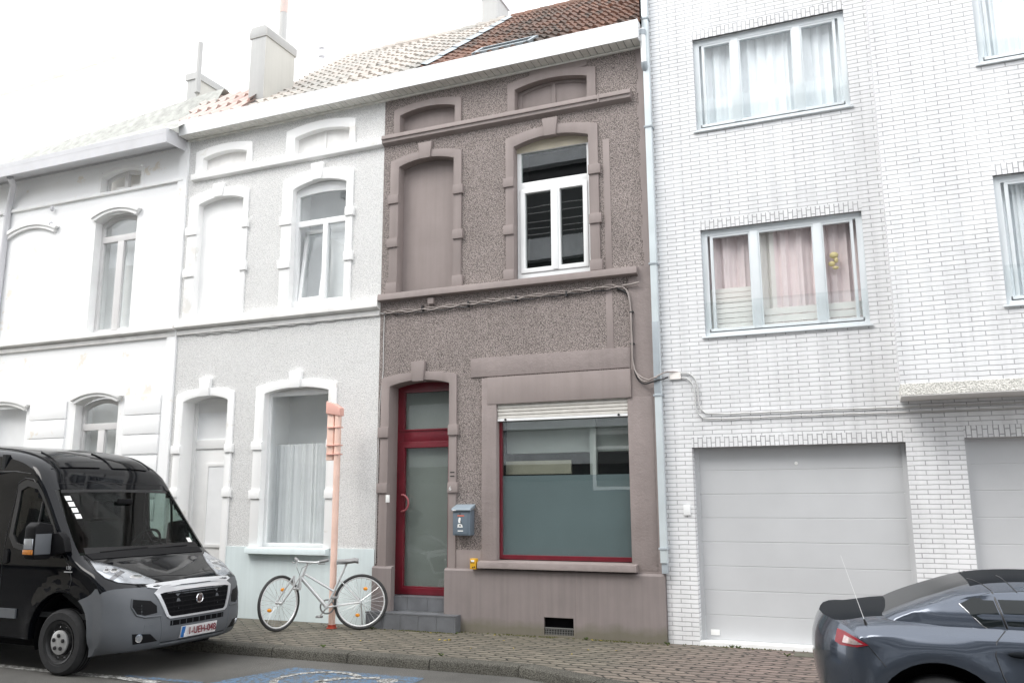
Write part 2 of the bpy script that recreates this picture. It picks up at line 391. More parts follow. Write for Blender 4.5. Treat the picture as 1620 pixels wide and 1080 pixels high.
def surround(parent, name, xo0, xo1, xi0, xi1, zb, so, co, si, ci, key, blocks, mat, y0=-.03, y1=.2, blk=.03, keyw=.10):
    mb = MB(); mb.ring(arch(xo0, xo1, zb, so, co), arch(xi0, xi1, zb, si, ci), y0, y1, mat)
    o = mb.build(name, parent, bevel=.005)
    if key:
        k = MB(); cx = (xo0+xo1)/2
        k.prism([(cx-keyw*.8, key[0]), (cx+keyw*.8, key[0]), (cx+keyw*1.1, key[1]), (cx-keyw*1.1, key[1])], y0-.025, .05, mat)
        k.build('keystone', parent, bevel=.006)
    for z, h in blocks:
        for a, b in ((xo0-blk, xi0+.004), (xi1-.004, xo1+blk)):
            q = MB(); q.box(a, b, y0-.022, .03, z-h/2, z+h/2, mat); q.build('jamb_block', parent, bevel=.006)
    return o
def pantiles(mb, x0f, x1f, ye, ze, yr, zr, mat, tw=.205, exp=.33, amp=.03, sag=0.):
    """rows of S-tiles from the eave line to the ridge line; x limits may vary with the row"""
    ln = math.hypot(yr-ye, zr-ze); rows = max(1, round(ln/exp)); dy, dz = (yr-ye)/ln, (zr-ze)/ln; ny, nz = -dz, dy
    for r in range(rows):
        s0, s1 = r*ln/rows, min(ln, (r+1.12)*ln/rows); xa, xb = x0f((s0+s1)/2/ln), x1f((s0+s1)/2/ln)
        cols = max(1, int(round((xb-xa)/tw))); k = 8; vs = []; n = cols*k+1
        for (s, lift) in ((s0, -.012), (s0, .030), ((s0+s1)/2, .014), (s1, -.004)):
            for i in range(n):
                x = xa+(xb-xa)*i/(n-1); ph = (i % k)/k
                h = amp*(1.15*math.cos(2*PI*ph) if math.cos(2*PI*ph) > 0 else .55*math.cos(2*PI*ph))
                j = .006*math.sin(i//k*12.9+r*7.7)+sag*math.sin(PI*(x-xa)/(xb-xa+1e-6))
                hh = lift+(h if lift > -.01 or s != s0 else h*.6)+j
                vs.append((x, ye+dy*s+ny*hh, ze+dz*s+nz*hh))
        fs = [(a*n+i, a*n+i+1, (a+1)*n+i+1, (a+1)*n+i) for a in range(3) for i in range(n-1)]
        mb.add(vs, fs, mat)
def in_poly(p, poly):
    x, y = p; c = False; j = len(poly)-1
    for i in range(len(poly)):
        xi, yi = poly[i]; xj, yj = poly[j]
        if (yi > y) != (yj > y) and x < (xj-xi)*(y-yi)/(yj-yi)+xi: c = not c
        j = i
    return c
def cut_poly(poly3, e1, e2, o, cell, extra=()):
    """flat ngon sliced into cells along e1/e2"""
    bm = bmesh.new(); bm.faces.new([bm.verts.new(p) for p in poly3])
    us = [(Vector(p)-o).dot(e1) for p in poly3]; vs = [(Vector(p)-o).dot(e2) for p in poly3]
    def cut(co, no): bmesh.ops.bisect_plane(bm, geom=bm.verts[:]+bm.edges[:]+bm.faces[:], plane_co=co, plane_no=no, dist=1e-5)
    for lo, hi, e in ((min(us), max(us), e1), (min(vs), max(vs), e2)):
        k = max(1, int((hi-lo)/cell))
        for i in range(1, k): cut(o+e*(lo+(hi-lo)*i/k), e)
    for co, no in extra: cut(co, no)
    return bm
def decal(name, parent, bvh, poly3, d, mat, off=.006, cell=.05, hole=None, rim=.012, smooth=50):
    """a thin panel whose outline is projected along -d on to the body"""
    d = Vector(d).normalized(); e1 = d.cross(Vector((0, 0, 1)) if abs(d.z) < .9 else Vector((1, 0, 0))).normalized(); e2 = e1.cross(d).normalized()
    o = Vector(poly3[0]); base = [Vector(p)-d*((Vector(p)-o).dot(d)) for p in poly3]
    if hole is None: bm = cut_poly(base, e1, e2, o, cell)
    else:
        bm = bmesh.new(); hb = [Vector(p)-d*((Vector(p)-o).dot(d)) for p in hole]; n = len(base)
        k = 5
        for i in range(n):
            j = (i+1) % n
            for s in range(k):
                q = [base[i].lerp(base[j], s/k), base[i].lerp(base[j], (s+1)/k), hb[i].lerp(hb[j], (s+1)/k), hb[i].lerp(hb[j], s/k)]
                bm.faces.new([bm.verts.new(p) for p in q])
        bmesh.ops.remove_doubles(bm, verts=bm.verts, dist=1e-5)
    bad = []; last = None
    for v in bm.verts:
        h, nrm, _, _ = bvh.ray_cast(v.co+d*3, -d)
        if h is None: bad.append(v); continue
        v.co = h+d*off
    if bad: bmesh.ops.delete(bm, geom=bad, context='VERTS')
    be = [e for e in bm.edges if e.is_boundary]
    ex = bmesh.ops.extrude_edge_only(bm, edges=be)
    for g in ex['geom']:
        if isinstance(g, bmesh.types.BMVert): g.co -= d*(off+rim)
    bmesh.ops.recalc_face_normals(bm, faces=bm.faces)
    me = bpy.data.meshes.new(name); bm.to_mesh(me); bm.free(); me.materials.append(mat)
    me.polygons.foreach_set('use_smooth', [True]*len(me.polygons)); me.set_sharp_from_angle(angle=R(smooth))
    ob = bpy.data.objects.new(name, me); COL.objects.link(ob); ob.parent = parent; return ob

# ================================================================== GROUND
ROADZ = -.10
KX = -3.40
def kerb_line(off):
    """kerb axis (front edge when off=0); turns out towards the road on the right"""
    return [(-40, -1.90+off), (-3.42, -1.92+off), (-2.98, -2.10+off), (-2.45, -2.36+off*1.08), (-1.9, -2.55+off), (-1.2, -2.62+off), (12, -2.62+off)]
mb = MB(); mb.add([(-80, -60, ROADZ), (60, -60, ROADZ), (60, -1.3, ROADZ), (-80, -1.3, ROADZ)], [(0, 1, 2, 3)], m_asph)
road = struct(mb.build('road'))
mb = MB(); kl = kerb_line(.15)
for (a, b) in zip(kl, kl[1:]): mb.add([(a[0], a[1], 0), (b[0], b[1], 0), (b[0], .6, 0), (a[0], .6, 0)], [(0, 1, 2, 3)], m_pave)
pavement = struct(mb.build('pavement'))
# kerb stones: 1 m units with rounded nosing, dropping towards the drive
mb = MB()
def kerb_pt(s):
    ln = kerb_line(0); acc = 0
    for a, b in zip(ln, ln[1:]):
        d = math.dist(a, b)
        if acc+d >= s or b == ln[-1]:
            t = (s-acc)/d; p = Vector((a[0]+(b[0]-a[0])*t, a[1]+(b[1]-a[1])*t)); tv = Vector((b[0]-a[0], b[1]-a[1])).normalized(); return p, tv
        acc += d
s = 40-3.42-30.; s = (40-3.41) % 1.0
top = lambda x: .004
edges = []
S0 = s
while s < 46:
    segs = [s+.006, s+.25, s+.5, s+.75, s+.994]; rows = []
    for q in segs:
        p, t = kerb_pt(q); n = Vector((-t.y, t.x)); z = top(p.x)
        prof = [(-.002, ROADZ-.05), (0., z-.035), (.012, z-.010), (.035, z), (.192, z), (.197, z-.012), (.197, -.05)]
        rows.append([(p.x+n.x*a, p.y+n.y*a, zz) for a, zz in prof])
    k = len(rows[0]); vs = [v for r in rows for v in r]
    fs = [(i*k+j, (i+1)*k+j, (i+1)*k+j+1, i*k+j+1) for i in range(len(rows)-1) for j in range(k-1)]
    fs += [tuple(range(k-1, -1, -1)), tuple(range((len(rows)-1)*k, len(rows)*k))]
    mb.add(vs, fs, m_kerb); s += 1.0
kerb = struct(mb.build('kerb', smooth=35))
# painted bay markings on the road
mb = MB(); zb = ROADZ+.004
mb.add([(-5.80, -2.31, zb), (-4.25, -2.30, zb), (-4.10, -4.2, zb), (-6.35, -4.2, zb)], [(0, 1, 2, 3)], m_paint_b)
mb.add([(-7.15, -3.27, zb), (-6.15, -3.24, zb), (-6.15, -3.32, zb), (-7.15, -3.38, zb)], [(0, 1, 2, 3)], m_paint_b)
disabled = mb.build('blue_bay_patch', road)
mb = MB(); mb.add([(-14, -3.34, zb), (-7.16, -3.34, zb), (-7.16, -3.46, zb), (-14, -3.46, zb)], [(0, 1, 2, 3)], m_paint_w)
zw = zb+.004
mb.add([(-7.16, -3.34, zw), (-6.55, -3.40, zw), (-6.55, -3.52, zw), (-7.16, -3.46, zw)], [(0, 1, 2, 3)], m_paint_w)
mb.build('bay_line', road)
mb = MB()   # wheelchair symbol, head towards the right
def flat_arc(cx, cy, r0, r1, a0, a1, n=28, sx=1.25):
    vs = []; 
    for i in range(n+1):
        a = R(a0+(a1-a0)*i/n)
        vs += [(cx+sx*r0*math.cos(a), cy+r0*math.sin(a), zw), (cx+sx*r1*math.cos(a), cy+r1*math.sin(a), zw)]
    mb.add(vs, [(2*i, 2*i+1, 2*i+3, 2*i+2) for i in range(n)], m_paint_w)
flat_arc(-5.17, -2.80, .37, .45, 48, 320, 40, 1.0)
def flat_bar(x0, y0, x1, y1, w):
    d = Vector((x1-x0, y1-y0)).normalized(); n = Vector((-d.y, d.x))*w/2
    mb.add([(x0+n.x, y0+n.y, zw), (x1+n.x, y1+n.y, zw), (x1-n.x, y1-n.y, zw), (x0-n.x, y0-n.y, zw)], [(0, 1, 2, 3)], m_paint_w)
flat_bar(-5.14, -2.86, -5.0, -2.62, .10); flat_bar(-5.0, -2.62, -4.66, -2.47, .09); flat_bar(-5.14, -2.86, -4.72, -3.0, .10); flat_bar(-4.72, -3.0, -4.62, -3.35, .10)
flat_arc(-4.52, -2.56, .0, .10, 0, 360, 20, 1.1)
mb.build('wheelchair_symbol', road)

# ================================================================== BROWN HOUSE
HX0, HX1 = -6.28, -2.36
brown = thing('row_house', 'mauve pebble-dashed row house with crimson framed door and shop window', 'house', (-4.3, 0, 0))
mb = MB()
holes = [(-6.05, -5.09, 4.4, 6.44), (-4.26, -3.12, 4.4, 6.46), (-6.05, -5.09, 6.8, 7.222), (-4.25, -3.12, 6.8, 7.27), (-6.13, -5.13, 0, 3.26), (-4.55, -2.66, .82, 2.95), (-3.86, -3.44, 0, .25)]
facade(mb, HX0, HX1, 0, 7.6, 0, holes, m_rough)
mb.add([(HX0, 0, 0), (HX1, 0, 0), (HX1, 8, 0), (HX0, 8, 0), (HX0, 0, 7.6), (HX1, 0, 7.6), (HX1, 8, 7.6), (HX0, 8, 7.6)], [(1, 2, 6, 5), (2, 3, 7, 6), (3, 0, 4, 7)], m_rough)
mb.build('wall', brown)
# surrounds and infills
surround(brown, 'blind_window_surround', -6.15, -5.01, -6.01, -5.13, 4.48, 6.45, 6.535, 6.35, 6.425, (6.41, 6.65), [(5.87, .13), (5.22, .13), (4.56, .15)], m_trim)
MB().box(-6.04, -5.10, .13, .19, 4.45, 6.43, m_trim).build('blind_panel', brown)
surround(brown, 'window_surround', -4.34, -3.03, -4.22, -3.16, 4.48, 6.48, 6.575, 6.35, 6.44, (6.42, 6.67), [(5.85, .13), (5.18, .13), (4.56, .14)], m_trim)
surround(brown, 'attic_blind_surround', -6.11, -5.02, -6.01, -5.12, 6.85, 7.24, 7.305, 7.14, 7.205, None, [], m_trim)
MB().box(-6.04, -5.10, .10, .16, 6.8, 7.215, m_trim).build('blind_panel', brown)
surround(brown, 'attic_blind_surround', -4.31, -3.04, -4.20, -3.16, 6.85, 7.285, 7.36, 7.18, 7.255, None, [], m_trim)
mb = MB(); mb.box(-4.22, -3.14, .10, .16, 6.8, 7.265, m_trim); mb.box(-3.70, -3.64, .085, .099, 6.86, 7.25, m_trim)
mb.ring(arch(-4.198, -3.162, 6.862, 7.175, 7.25), arch(-4.13, -3.21, 6.862, 7.14, 7.215), .087, .0995, m_trim); mb.build('blind_panel', brown, bevel=.003)
MB().box(-3.98, -3.16, -.022, .02, 7.33, 7.47, m_trim).build('render_patch', brown)
# bands
mb = MB(); mb.prism([(-.075, 6.74), (0.01, 6.70), (.01, 6.85), (-.085, 6.85), (-.095, 6.79), (-.075, 6.785)], HX0, -2.56, m_trim, 'x')
mb.box(-3.0, -2.98, -.097, -.05, 6.735, 6.86, m_trim); mb.build('string_course', brown, bevel=.004)
mb = MB(); mb.prism([(-.10, 4.385), (0.01, 4.37), (.01, 4.485), (-.09, 4.475)], HX0, -2.55, m_trim, 'x'); mb.build('sill_course', brown, bevel=.006)
# smooth right hand edge, chase patches
mb = MB()
zs = [4.49+.165*i for i in range(19)]
for i, (a, b) in enumerate(zip(zs, zs[1:])): mb.box(-2.465-.035*((i*37 % 5)/5), HX1+.001, -.010, .01, a, b, m_trim)
mb.box(-2.68, HX1+.001, -.012, .01, .70, 4.36, m_trim2); mb.box(-2.56, HX1+.001, -.011, .01, 4.36, 4.49, m_trim2); mb.build('corner_strip', brown)
mb = MB(); mb.box(-2.98, -2.89, -.007, .01, 3.47, 4.36, m_trim); mb.box(-2.97, -2.88, -.007, .01, 4.49, 6.25, m_trim); mb.build('chase_strip', brown, bevel=.003)
MB().box(-4.86, -2.682, -.018, .01, 3.22, 3.475, m_trim2).build('render_band', brown, bevel=.004)
# shop window
mb = MB()
mb.box(-4.69, -4.48, -.03, .16, .80, 3.20, m_trim2); mb.box(-4.61, -2.68, -.036, .16, 2.85, 3.205, m_trim)
mb.box(-2.735, -2.42, -.016, .16, .80, 2.848, m_trim2); mb.box(-5.08, -4.692, -.014, .01, .72, 1.0, m_trim)
mb.box(-4.56, -4.478, -.012, .158, .80, 2.849, m_trim); mb.build('shop_surround', brown, bevel=.004)
mb = MB(); mb.prism([(-.125, .785), (.1, .77), (.1, .885), (-.115, .865)], -4.71, -2.66, m_trim2, 'x'); mb.build('shop_sill', brown, bevel=.008)
sw = MB(); frame_rect(sw, -4.50, -2.70, .89, 2.85, .055, .06, .12, m_red); shopw = sw.build('shop_window', brown, bevel=.004)
MB().box(-4.45, -2.75, .088, .094, .94, 2.80, glass('shop_glass', (.85, .88, .875), 1.9, wavy=.02)).build('pane', shopw)
MB().box(-4.45, -2.75, .10, .103, .94, 1.93, m_frost).build('frosted_film', shopw)
mb = MB(); mb.box(-4.45, -2.75, .25, .5, 2.22, 2.85, m_room_reflection); mb.box(-4.45, -2.75, .45, .5, .8, 2.22, m_dark); mb.box(-4.445, -3.55, .2, .24, 1.95, 2.12, m_cream); mb.box(-3.28, -3.20, .15, .22, 1.93, 2.85, m_room_reflection); mb.box(-4.56, -4.50, .121, .6, .7, 2.9, m_dark); mb.box(-4.6, -2.6, .12, .6, .7, .8, m_dark); mb.box(-4.6, -2.6, .12, .6, 2.86, 2.9, m_dark); mb.box(-2.6, -2.5, .12, .6, .8, 2.86, m_dark); mb.build('shop_interior', brown)
mb = MB()
for i in range(5):
    z = 2.655+i*.045; mb.prism([(.012, z), (.0, z+.008), (.0, z+.036), (.012, z+.0425), (.05, z+.0425), (.05, z)], -4.475, -2.738, m_shutter, 'x')
mb.box(-4.475, -2.738, -.006, .055, 2.628, 2.656, m_pvc)
for x in (-4.36, -2.85): mb.lathe([(0, -.012), (.014, -.012), (.014, 0)], (x, -.005, 2.645), 'y', m_rub_black, 12)
mb.build('roller_shutter', brown)
# first floor window
win = MB(); win.ring([(-4.215, 4.51), (-4.215, 6.31), (-3.165, 6.31), (-3.165, 4.51)], [(-4.16, 4.585), (-4.16, 6.285), (-3.22, 6.285), (-3.22, 4.585)], .09, .16, m_pvc); win.box(-4.215, -3.165, .085, .16, 4.505, 4.585, m_pvc)
win.box(-4.16, -3.22, .088, .155, 5.765, 5.86, m_pvc); wino = win.build('window', brown, bevel=.004)
mb = MB()
frame_rect(mb, -4.162, -3.667, 4.588, 5.762, .062, .070, .14, m_pvc); frame_rect(mb, -3.663, -3.218, 4.588, 5.762, .062, .071, .14, m_pvc); mb.box(-3.70, -3.63, .06, .09, 4.60, 5.75, m_pvc); mb.build('sash', wino, bevel=.004)
mb = MB(); mb.prism(arch(-4.22, -3.16, 6.29, 6.36, 6.44), .085, .16, m_cream); mb.build('arch_insert', wino)
mb = MB(); mb.add([(-4.12, .115, 4.62), (-3.24, .115, 4.62), (-3.24, .115, 5.74), (-4.12, .115, 5.74), (-4.16, .122, 5.86), (-3.22, .122, 5.86), (-3.22, .122, 6.29), (-4.16, .122, 6.29)], [(0, 1, 2, 3), (4, 5, 6, 7)], m_glass); mb.build('pane', wino)
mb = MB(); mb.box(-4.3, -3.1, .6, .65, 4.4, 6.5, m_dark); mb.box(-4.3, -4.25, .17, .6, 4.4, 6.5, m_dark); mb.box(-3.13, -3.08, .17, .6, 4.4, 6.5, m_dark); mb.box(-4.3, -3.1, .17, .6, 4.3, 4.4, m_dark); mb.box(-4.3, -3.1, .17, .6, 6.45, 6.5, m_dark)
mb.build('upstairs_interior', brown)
# door
surround(brown, 'door_surround', -6.22, -5.06, -6.09, -5.17, .0, 3.285, 3.35, 3.17, 3.235, (3.215, 3.49), [(2.54, .14), (1.79, .13)], m_trim, y1=.26)
dr = MB(); yd = .22
dr.ring([(-6.10, .385), (-6.10, 3.26), (-5.16, 3.26), (-5.16, .385)], [(-5.99, .50), (-5.99, 3.10), (-5.27, 3.10), (-5.27, .50)], yd, yd+.06, m_red, closed=True)
dr.box(-5.99, -5.27, yd, yd+.058, 2.42, 2.59, m_red); dr.box(-6.06, -5.2, yd-.012, yd+.002, 2.565, 2.59, m_red)
frame_rect(dr, -6.05, -5.21, .395, 2.42, .085, yd-.014, yd+.04, m_red)
door = dr.build('front_door', brown, bevel=.004)
mb = MB(); mb.box(-6.0, -5.26, yd+.03, yd+.035, .46, 3.12, m_glass2); mb.build('pane', door)
mb = MB(); mb.box(-6.05, -5.2, yd+.07, yd+.075, .4, 3.2, m_frost2); mb.build('frosted_film', door)
mb = MB(); mb.tube([(-5.975, yd-.014, 1.70), (-5.975, yd-.05, 1.70)]+[(-5.97+.10*math.sin(a), yd-.055, 1.59+.11*math.cos(a)) for a in [PI*i/14 for i in range(15)]]+[(-5.975, yd-.05, 1.48), (-5.975, yd-.014, 1.48)], .014, m_redpipe, 10); mb.build('handle', door, smooth=60)
# steps
st = MB()
def tiles(mb, x0, x1, y, z0, z1, n):
    w = (x1-x0)/n
    for i in range(n): mb.box(x0+i*w+.003, x0+(i+1)*w-.003, y-.006, y+.02, z0+.003, z1-.003, m_tile_grey)
st.box(-6.08, -5.18, .03, .3, 0, .383, m_grout); tiles(st, -6.08, -5.18, .03, .21, .383, 3)
st.box(-6.08, -5.18, .022, .22, .375, .389, m_tile_grey)
st.box(-6.27, -4.97, -.20, .05, 0, .196, m_grout); tiles(st, -6.27, -4.97, -.20, 0, .186, 5)
st.box(-6.275, -4.963, -.208, .04, .19, .205, m_tile_grey); st.box(-4.969, -4.963, -.2, -.06, 0, .19, m_tile_grey)
st.build('door_step', brown)
# plinth
def plinth(mb, x0, x1):
    mb.prism([(-.06, 0), (.03, 0), (.03, .775), (-.045, .765), (-.06, .745)], x0, x1, m_plinth, 'x')
mb = MB(); plinth(mb, HX0, -5.985); plinth(mb, -5.20, -3.86); plinth(mb, -3.44, HX1+.02)
mb.prism([(-.06, .25), (.03, .25), (.03, .775), (-.045, .765), (-.06, .745)], -3.86, -3.44, m_plinth, 'x'); mb.build('plinth', brown)
for x in (-3.86, -3.44):
    pass
gr = MB(); frame_rect(gr, -3.865, -3.435, .0, .255, .025, -.064, -.02, m_plinth); gr.box(-3.86, -3.44, .03, .06, 0, .25, m_black); gr.box(-3.86, -3.44, -.05, .06, -.01, .002, m_black)
for i in range(19): gr.box(-3.835+i*.0205, -3.829+i*.0205, -.045, -.04, .025, .095, m_steel)
for i in range(3): gr.box(-3.84, -3.46, -.04, -.036, .035+i*.026, .039+i*.026, m_steel)
gr.box(-3.84, -3.46, -.05, -.04, .10, .112, m_steel)
gr.build('cellar_grille', brown)
for x in (-3.90, -3.42): MB().box(x, x+.005, -.0615, -.05, .26, .745, m_trim2).build('plinth_joint', brown)
# bell, number
MB().box(-6.10, -6.045, -.05, -.028, 1.60, 1.70, m_white).build('doorbell', brown, bevel=.006)
rot_front = Matrix.Rotation(PI/2, 4, 'X')
text_mesh('6', .075, m_white, 'house_number', brown, Matrix.Translation((-5.13, -.055, 1.775)) @ rot_front)
for z in (1.93, 1.98): MB().box(-5.14, -5.08, -.034, -.029, z, z+.012, m_rub_black).build('wall_slot', brown)
# gutter
def gutter(parent, x0, x1, y, z0, z1, msof, mf, zw=7.45, slats=True):
    g = MB(); g.prism([(y, z0), (y-.012, z0), (y-.03, z1), (y+.10, z1), (y+.09, z1-.05), (y+.0, z1-.05)], x0, x1, mf, 'x'); g.box(x0, x1, y-.026, y-.02, z0+(z1-z0)*.66, z0+(z1-z0)*.68, m_fasc_grey if mf != m_pvc2 else m_soffit); g.build('gutter', parent)
    s2 = MB(); n = int((x1-x0)/.098)
    if slats:
        for i in range(n):
            a = x0+(x1-x0)*i/n; s2.prism([(y, z0-.0), (y, z0+.015), (.02, zw+.015), (.02, zw)], a+.005, a+(x1-x0)/n-.005, msof, 'x')
    else: s2.prism([(y, z0), (y, z0+.015), (.02, zw+.015), (.02, zw)], x0, x1, msof, 'x')
    s2.prism([(y+.005, z0+.018), (y+.005, z0+.03), (.02, zw+.05), (.02, zw+.018)], x0, x1, m_black, 'x')
    s2.box(x0, x1, -.03, .0, zw-.03, zw-.004, msof); s2.build('soffit', parent)
GY, GZ0, GZ1 = -.22, 7.455, 7.70
gutter(brown, HX0, -2.40, GY, GZ0, GZ1, m_soffit, m_pvc2)
MB().box(-2.41, -2.395, GY-.03, .1, GZ0-.005, GZ1+.004, m_pvc2).build('gutter_end', brown)
rf = MB(); vx = lambda t: -5.60-.36*t
pantiles(rf, lambda t: vx(t)+.02, lambda t: -2.37, -.17, 7.70, 4.0, 10.90, m_tile, tw=.175, exp=.265)
rf.add([(-6.2, -.15, 7.62), (-2.37, -.15, 7.62), (-2.37, 4, 10.82), (-6.2, 4, 10.82), (-6.2, 8.3, 7.6), (-2.37, 8.3, 7.6)], [(0, 1, 2, 3), (3, 2, 5, 4)], m_tile)
for i in range(12): 
    x = -5.9+i*.295; rf.lathe([(.0, 0), (.115, 0), (.105, .31), (0, .31)], (x, 4.0, 10.87), 'x', m_tile, 12)
roof = rf.build('roof', brown)
zf = MB()
for k in range(7):
    t0, t1 = k/7, (k+1.02)/7; P = lambda t, dx, dz: (vx(t)+dx, -.17+4.17*t, 7.72+3.2*t+dz)
    zf.add([P(t0, -.13, .05), P(t0, .0, .085), P(t0, .10, .05), P(t1, -.13, .035), P(t1, .0, .07), P(t1, .10, .035)], [(0, 1, 4, 3), (1, 2, 5, 4)], m_zinc)
zf.build('flashing', brown, smooth=20)
sk = MB(); S = lambda x, t, h: (x, -.17+4.17*t-.61*h, 7.70+3.2*t+.79*h)
for (x0, x1, t0, t1, h0, h1, mt) in ((-4.78, -3.95, .012, .026, .0, .07, m_zinc), (-4.78, -3.95, .085, .097, 0, .07, m_zinc), (-4.80, -4.75, .012, .097, 0, .07, m_zinc), (-3.98, -3.93, .012, .097, 0, .07, m_zinc), (-4.75, -3.98, .02, .09, .03, .05, m_skyl)):
    sk.add([S(x0, t0, h0), S(x1, t0, h0), S(x1, t1, h0), S(x0, t1, h0), S(x0, t0, h1), S(x1, t0, h1), S(x1, t1, h1), S(x0, t1, h1)], [(0, 3, 2, 1), (4, 5, 6, 7), (0, 1, 5, 4), (1, 2, 6, 5), (2, 3, 7, 6), (3, 0, 4, 7)], mt)
sk.build('skylight', roof)
ch = MB(); ch.box(-6.52, -6.20, 3.9, 4.5, 10.3, 11.42, m_chim); ch.box(-6.55, -6.17, 3.87, 4.53, 11.42, 11.50, m_fasc_grey); ch.build('chimney', roof)
pp = MB(); pp.tube([(-2.37, -.12, 7.62), (-2.36, -.12, 7.5), (-2.355, -.125, 7.13)], .036, m_pvc, 14); pp.tube([(-2.355, -.125, 7.15), (-2.352, -.115, 7.10), (-2.35, -.08, 7.07)], .04, m_pipe_dk, 14); pp.tube([(-2.365, -.12, 7.53), (-2.36, -.12, 7.60)], .044, m_pipe_dk, 14); pp.build('gutter_outlet', brown, smooth=50)

# ================================================================== GREY HOUSE
grey = thing('row_house', 'pale grey pebble-dashed row house with white surrounds and pale teal base', 'house', (-8.1, 0, 0))
GX0 = -9.98
mb = MB()
holes = [(-9.72, -8.77, 4.4, 6.41), (-7.9, -6.86, 4.4, 6.415), (-9.7, -8.75, 6.78, 7.178), (-7.9, -6.85, 6.78, 7.22), (-9.78, -8.86, 0, 3.23), (-8.24, -7.06, .93, 3.265)]
facade(mb, GX0, HX0, .98, 7.6, 0, holes, m_grough); 
mb.build('wall', grey)
mb = MB(); facade(mb, GX0, HX0, 0, .985, -.012, [(-9.78, -8.86, 0, .985)], m_teal)
mb.add([(GX0, -.012, .985), (-9.78, -.012, .985), (-9.78, .0, .985), (GX0, 0, .985)], [(0, 1, 2, 3)], m_teal); mb.add([(-8.86, -.012, .985), (HX0, -.012, .985), (HX0, .0, .985), (-8.86, 0, .985)], [(0, 1, 2, 3)], m_teal); mb.build('plinth', grey)
surround(grey, 'blind_window_surround', -9.89, -8.71, -9.70, -8.80, 4.42, 6.44, 6.53, 6.30, 6.38, (6.38, 6.60), [(5.87, .13), (5.18, .13)], m_gtrim)
MB().box(-9.72, -8.78, .09, .15, 4.4, 6.39, m_gtrim).build('blind_panel', grey)
surround(grey, 'window_surround', -8.05, -6.79, -7.86, -6.90, 4.42, 6.45, 6.545, 6.28, 6.38, (6.38, 6.64), [(5.80, .13), (5.12, .13)], m_gtrim)
surround(grey, 'attic_blind_surround', -9.82, -8.69, -9.67, -8.79, 6.82, 7.21, 7.275, 7.08, 7.145, None, [], m_gtrim)
MB().box(-9.69, -8.77, .08, .14, 6.78, 7.16, m_gtrim2).build('blind_panel', grey)
surround(grey, 'attic_blind_surround', -8.03, -6.78, -7.87, -6.88, 6.82, 7.25, 7.325, 7.12, 7.19, None, [], m_gtrim)
mb = MB(); mb.box(-7.89, -6.86, .08, .14, 6.78, 7.2, m_gtrim2); mb.box(-7.40, -7.35, .065, .079, 6.84, 7.19, m_gtrim2); mb.build('blind_panel', grey)
mb = MB(); mb.prism([(-.07, 6.73), (0.01, 6.71), (.01, 6.82), (-.08, 6.82)], GX0+.12, HX0-.001, m_gtrim, 'x'); mb.build('string_course', grey, bevel=.004)
mb = MB(); mb.prism([(-.10, 4.30), (0.01, 4.26), (.01, 4.43), (-.09, 4.42)], GX0, HX0-.001, m_gtrim2, 'x'); mb.box(GX0, HX0-.001, -.03, .01, 4.19, 4.262, m_gtrim2); mb.build('sill_course', grey, bevel=.006)
gw = MB(); gw.ring(arch(-7.86, -6.90, 4.47, 6.28, 6.37), arch(-7.80, -6.96, 4.55, 6.18, 6.21), .07, .14, m_pvc); gw.box(-7.86, -6.90, .065, .14, 4.44, 4.55, m_pvc); gw.box(-7.80, -6.96, .068, .13, 5.70, 5.79, m_pvc); gw.box(-7.35, -7.27, .06, .13, 4.55, 5.70, m_pvc); gwo = gw.build('window', grey, bevel=.004)
mb = MB(); mb.box(-7.8, -6.96, .10, .104, 5.79, 6.3, m_glass2); mb.box(-7.27, -6.96, .10, .104, 4.55, 5.7, m_glass2); mb.build('pane', gwo)
# tilted inward sash
sh = MB(); frame_rect(sh, -7.79, -7.36, 0, 1.14, .055, .0, .05, m_pvc); sh.box(-7.74, -7.41, .02, .024, .05, 1.09, m_glass2)
for i, v in enumerate(sh.v): a = R(7); sh.v[i] = (v[0], .10+v[1]+v[2]*math.sin(a), 4.555+v[2]*math.cos(a))
sh.build('tilted_sash', gwo)
mb = MB(); mb.box(-7.95, -6.8, .5, .52, 4.4, 6.5, m_pale_pane); mb.box(-7.3, -6.85, .22, .225, 4.4, 5.7, m_pale_pane); mb.box(-7.95, -6.8, .2, .52, 6.45, 6.5, m_pale_pane); mb.box(-7.95, -6.8, .15, .52, 4.35, 4.4, m_pale_pane); mb.box(-6.84, -6.8, .15, .52, 4.4, 6.5, m_pale_pane); mb.box(-7.95, -7.91, .15, .52, 4.4, 6.5, m_pale_pane); mb.build('upstairs_interior', grey)
surround(grey, 'door_surround', -9.89, -8.78, -9.75, -8.89, .0, 3.25, 3.32, 3.13, 3.21, (3.20, 3.48), [(2.40, .12), (1.75, .12)], m_gtrim, y1=.3)
gd = MB(); frame_rect(gd, -9.78, -8.86, .2, 3.22, .09, .22, .28, m_pale_door); gd.box(-9.7, -8.9, .225, .28, 2.42, 2.56, m_pale_door); gd.box(-9.7, -8.9, .25, .28, 2.98, 3.2, m_pale_door); gd.box(-9.7, -8.9, .245, .27, .2, 2.42, m_pale_door); frame_rect(gd, -9.46, -9.04, .95, 2.2, .05, .225, .246, m_pale_door); gdo = gd.build('front_door', grey, bevel=.004)
mb = MB(); mb.box(-9.41, -9.09, .235, .243, 1.0, 2.15, m_pale_pane); mb.box(-9.69, -8.95, .255, .26, 2.55, 2.99, m_pale_pane); mb.build('pane', gdo)
surround(grey, 'shop_surround', -8.37, -6.96, -8.21, -7.09, .98, 3.28, 3.36, 3.18, 3.25, (3.24, 3.48), [(2.42, .12), (1.72, .12)], m_gtrim)
